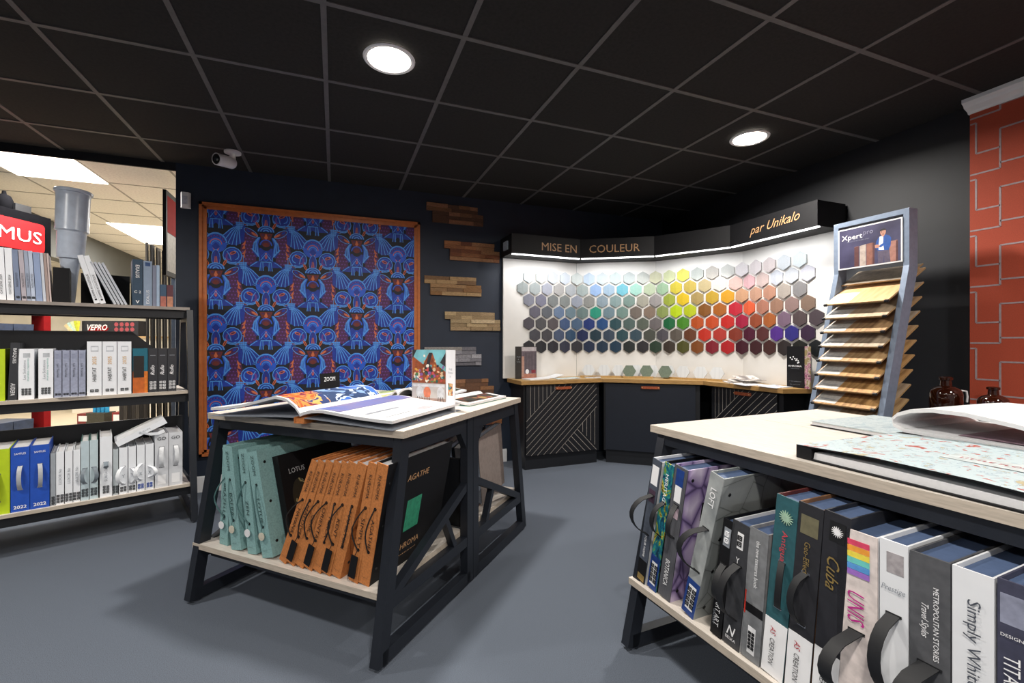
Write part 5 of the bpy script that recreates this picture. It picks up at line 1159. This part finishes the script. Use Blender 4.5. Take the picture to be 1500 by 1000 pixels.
for z in (.45, 1.15):
    for i in range(4):
        q = empty('storage_bin', f'slate blue bin, {ORD[i]} in the {"lower" if z < 1 else "upper"} row on the retail display', 'bin', (-2.32+fr(247, .13+i*.157, 0)[0], 5.20+fr(247, .13+i*.157, 0)[1], (.321 if z < 1 else 1.171)), (0, 0, R(247)), 'slate bins on the retail display')
        b = MB(); b.prism([(.01, .0), (.145, 0), (.155, .17 if z > 1 else .22), (0, .17 if z > 1 else .22)], -.26, -.02, BIN, 'y'); b.build('bin_body', q)
hx_, hy_ = wp_(6, 3.72); t = empty('black_canister', 'black rounded canister on top of the red label header', 'canister', (hx_, hy_, 2.2755))
b = MB(); b.lathe([(0, 0), (.05, 0), (.055, .01), (.055, .07), (.04, .11), (.015, .125), (.012, .15), (0, .15)], m('header_matte'), 20); b.build('canister_body', t, True)
hx_, hy_ = wp_(26, 3.80); t = empty('dark_box', 'small dark box on top of the red label header', 'box', (hx_, hy_, 2.2755), (0, 0, R(67)))
b = MB(); b.box(-.06, -.05, 0, .06, .05, .06, BLACKP); b.build('box_body', t)
# slat samples standing near the opening
SLM = [m('slat_'+h, h, .5, 0, .12, 30, stretch=(6, 6, .4)) for h in ('3a3632', '4a443e', '2c2a28', '5c554c', '6e665a', '34302c')]
for i in range(8):
    t = empty('slat_sample', f'tall dark slat sample, {ORD[i]} of eight beside the wall opening', 'slat sample', (-1.575+i*.0225, 5.0+.03*(i % 2), 0), (R(1), 0, 0), 'tall slat samples leaning in the next room')
    b = MB(); h = 2.08-.012*i; b.box(0, 0, .0, .0185, .02, h, SLM[i % 6]); b.build('slat', t)
    b = MB(); b.box(.005, -.003, .02, .010, 0, h-.02, SLM[(i+3) % 6]); b.build('groove_strip', t)
for i in range(7):
    t = empty('slat_sample', f'shorter slat sample, {ORD[i]} of seven left of the tall ones', 'slat sample', (-1.81+i*.030, 5.1, 0), (0, 0, 0), 'shorter slat samples in the next room')
    b = MB(); b.box(0, 0, 0, .027, .025, 1.02-.01*(i % 3), SLM[(i*2+1) % 6]); b.build('slat', t)
t = empty('standing_poster', 'thin black framed red poster seen edge-on beside the opening', 'poster', (-1.30, 4.50, 0))
b = MB(); b.box(-.012, 0, 1.74, .012, .5, 2.44, BLK); b.build('frame', t)
b = MB(); b.box(.0121, .03, 2.1, .0125, .47, 2.40, RED); b.build('red_print', t)
b = MB(); b.box(.0121, .03, 1.78, .0125, .47, 2.095, m('poster_greyish', '8d8a86')); b.build('grey_print', t)
b = MB(); b.box(-.015, .22, 0, .015, .26, 1.74, RK); b.build('pole', t)
b = MB(); b.box(-.15, .1, 0, .15, .4, .012, RK); b.build('base', t)
# counter far back with a sign box and colour fan
t = empty('far_counter', 'cream counter at the back of the next room', 'counter', (*wp_(97, 7.6), 0), (0, 0, R(-21)))
b = MB(); b.box(.0, 0, 1.26, 1.5, .5, 1.29, m('counter_wood', 'b9986c', .5)); b.build('top', t)
b = MB(); b.box(.05, .05, 0, 1.45, .45, 1.26, CREAM); b.build('body', t)
t = empty('sign_box', 'dark box sign with red and white lettering on the far counter', 'sign', (*wp_(120, 7.7), 1.291), (0, 0, R(-21)))
b = MB(); b.box(0, 0, 0, .95, .2, .26, m('sign_dark', '23242c')); b.build('box', t)
b = MB(); lettering(b, 'VEPRO', .34, .10, .26, .15, WINK, y=-.002, shear=.3, bold=.02); lettering(b, 'ETANCHEITE PROFESSIONNELLE', .7, .04, .42, .05, WINK, y=-.002); mesh_obj('lettering', b.mesh('lettering'), t)
b = MB(); b.prism([(.1, .09), (.42, .09), (.46, .13), (.40, .18), (.14, .16)], -.001, 0, RED, 'y'); b.build('red_flash', t)
b = MB()
for i in range(4):
    for j in range(2): b.lathe([(0, 0), (.035, 0)], m('sign_rose', 'b04a54'), 12, Matrix.Translation((.58+i*.09, -.001, .20-j*.085)) @ Matrix.Rotation(R(90), 4, 'X'))
o = b.build('round_icons', t); o['kind'] = 'stuff'
t = empty('colour_fan', 'open colour fan in yellow and green on the far counter', 'colour fan', (*wp_(112, 7.65), 1.291), (0, 0, R(-21)))
for i, h in enumerate(('e6e04a', 'c9d23c', 'd9e6b4', 'bfe0d8', 'e6d2a0')):
    a = R(100+i*13); b = MB(); M_ = Matrix.Rotation(-R(-8+i*13), 4, 'Y'); b.box(-.02, -.003*i, 0, .03, -.003*i+.002, .26, m('fan_'+h, h), M=M_); b.build('fan_strip', t)
for i, (px, w_, h, cm_, lb) in enumerate([(113, .16, .15, '7a2326', 'small red crate on the floor of next room'), (126, .26, .16, '3a3a30', 'dark basket with blue cans on the floor of next room'), (164, .16, .17, '8a2a2c', 'red patterned carton on the floor of next room')]):
    t = empty('floor_crate', lb, 'crate', (*wp_(px, 6.6), 0.001), (0, 0, R(-21)))
    b = MB(); b.box(0, 0, 0, w_, .2, h, m('cover_'+cm_, cm_)); b.build('crate_body', t)
    if i == 1:
        for k in range(4):
            b = MB(); b.lathe([(0, 0), (.025, 0), (.025, .09), (.01, .11), (0, .11)], m('cyan_can', '2a9ad0'), 10, Matrix.Translation((.04+k*.06, .1, .16))); b.build('can', t)
    else:
        b = MB(); b.box(.02, -.002, .04, w_-.02, 0, h-.03, WINK); b.build('label_patch', t)
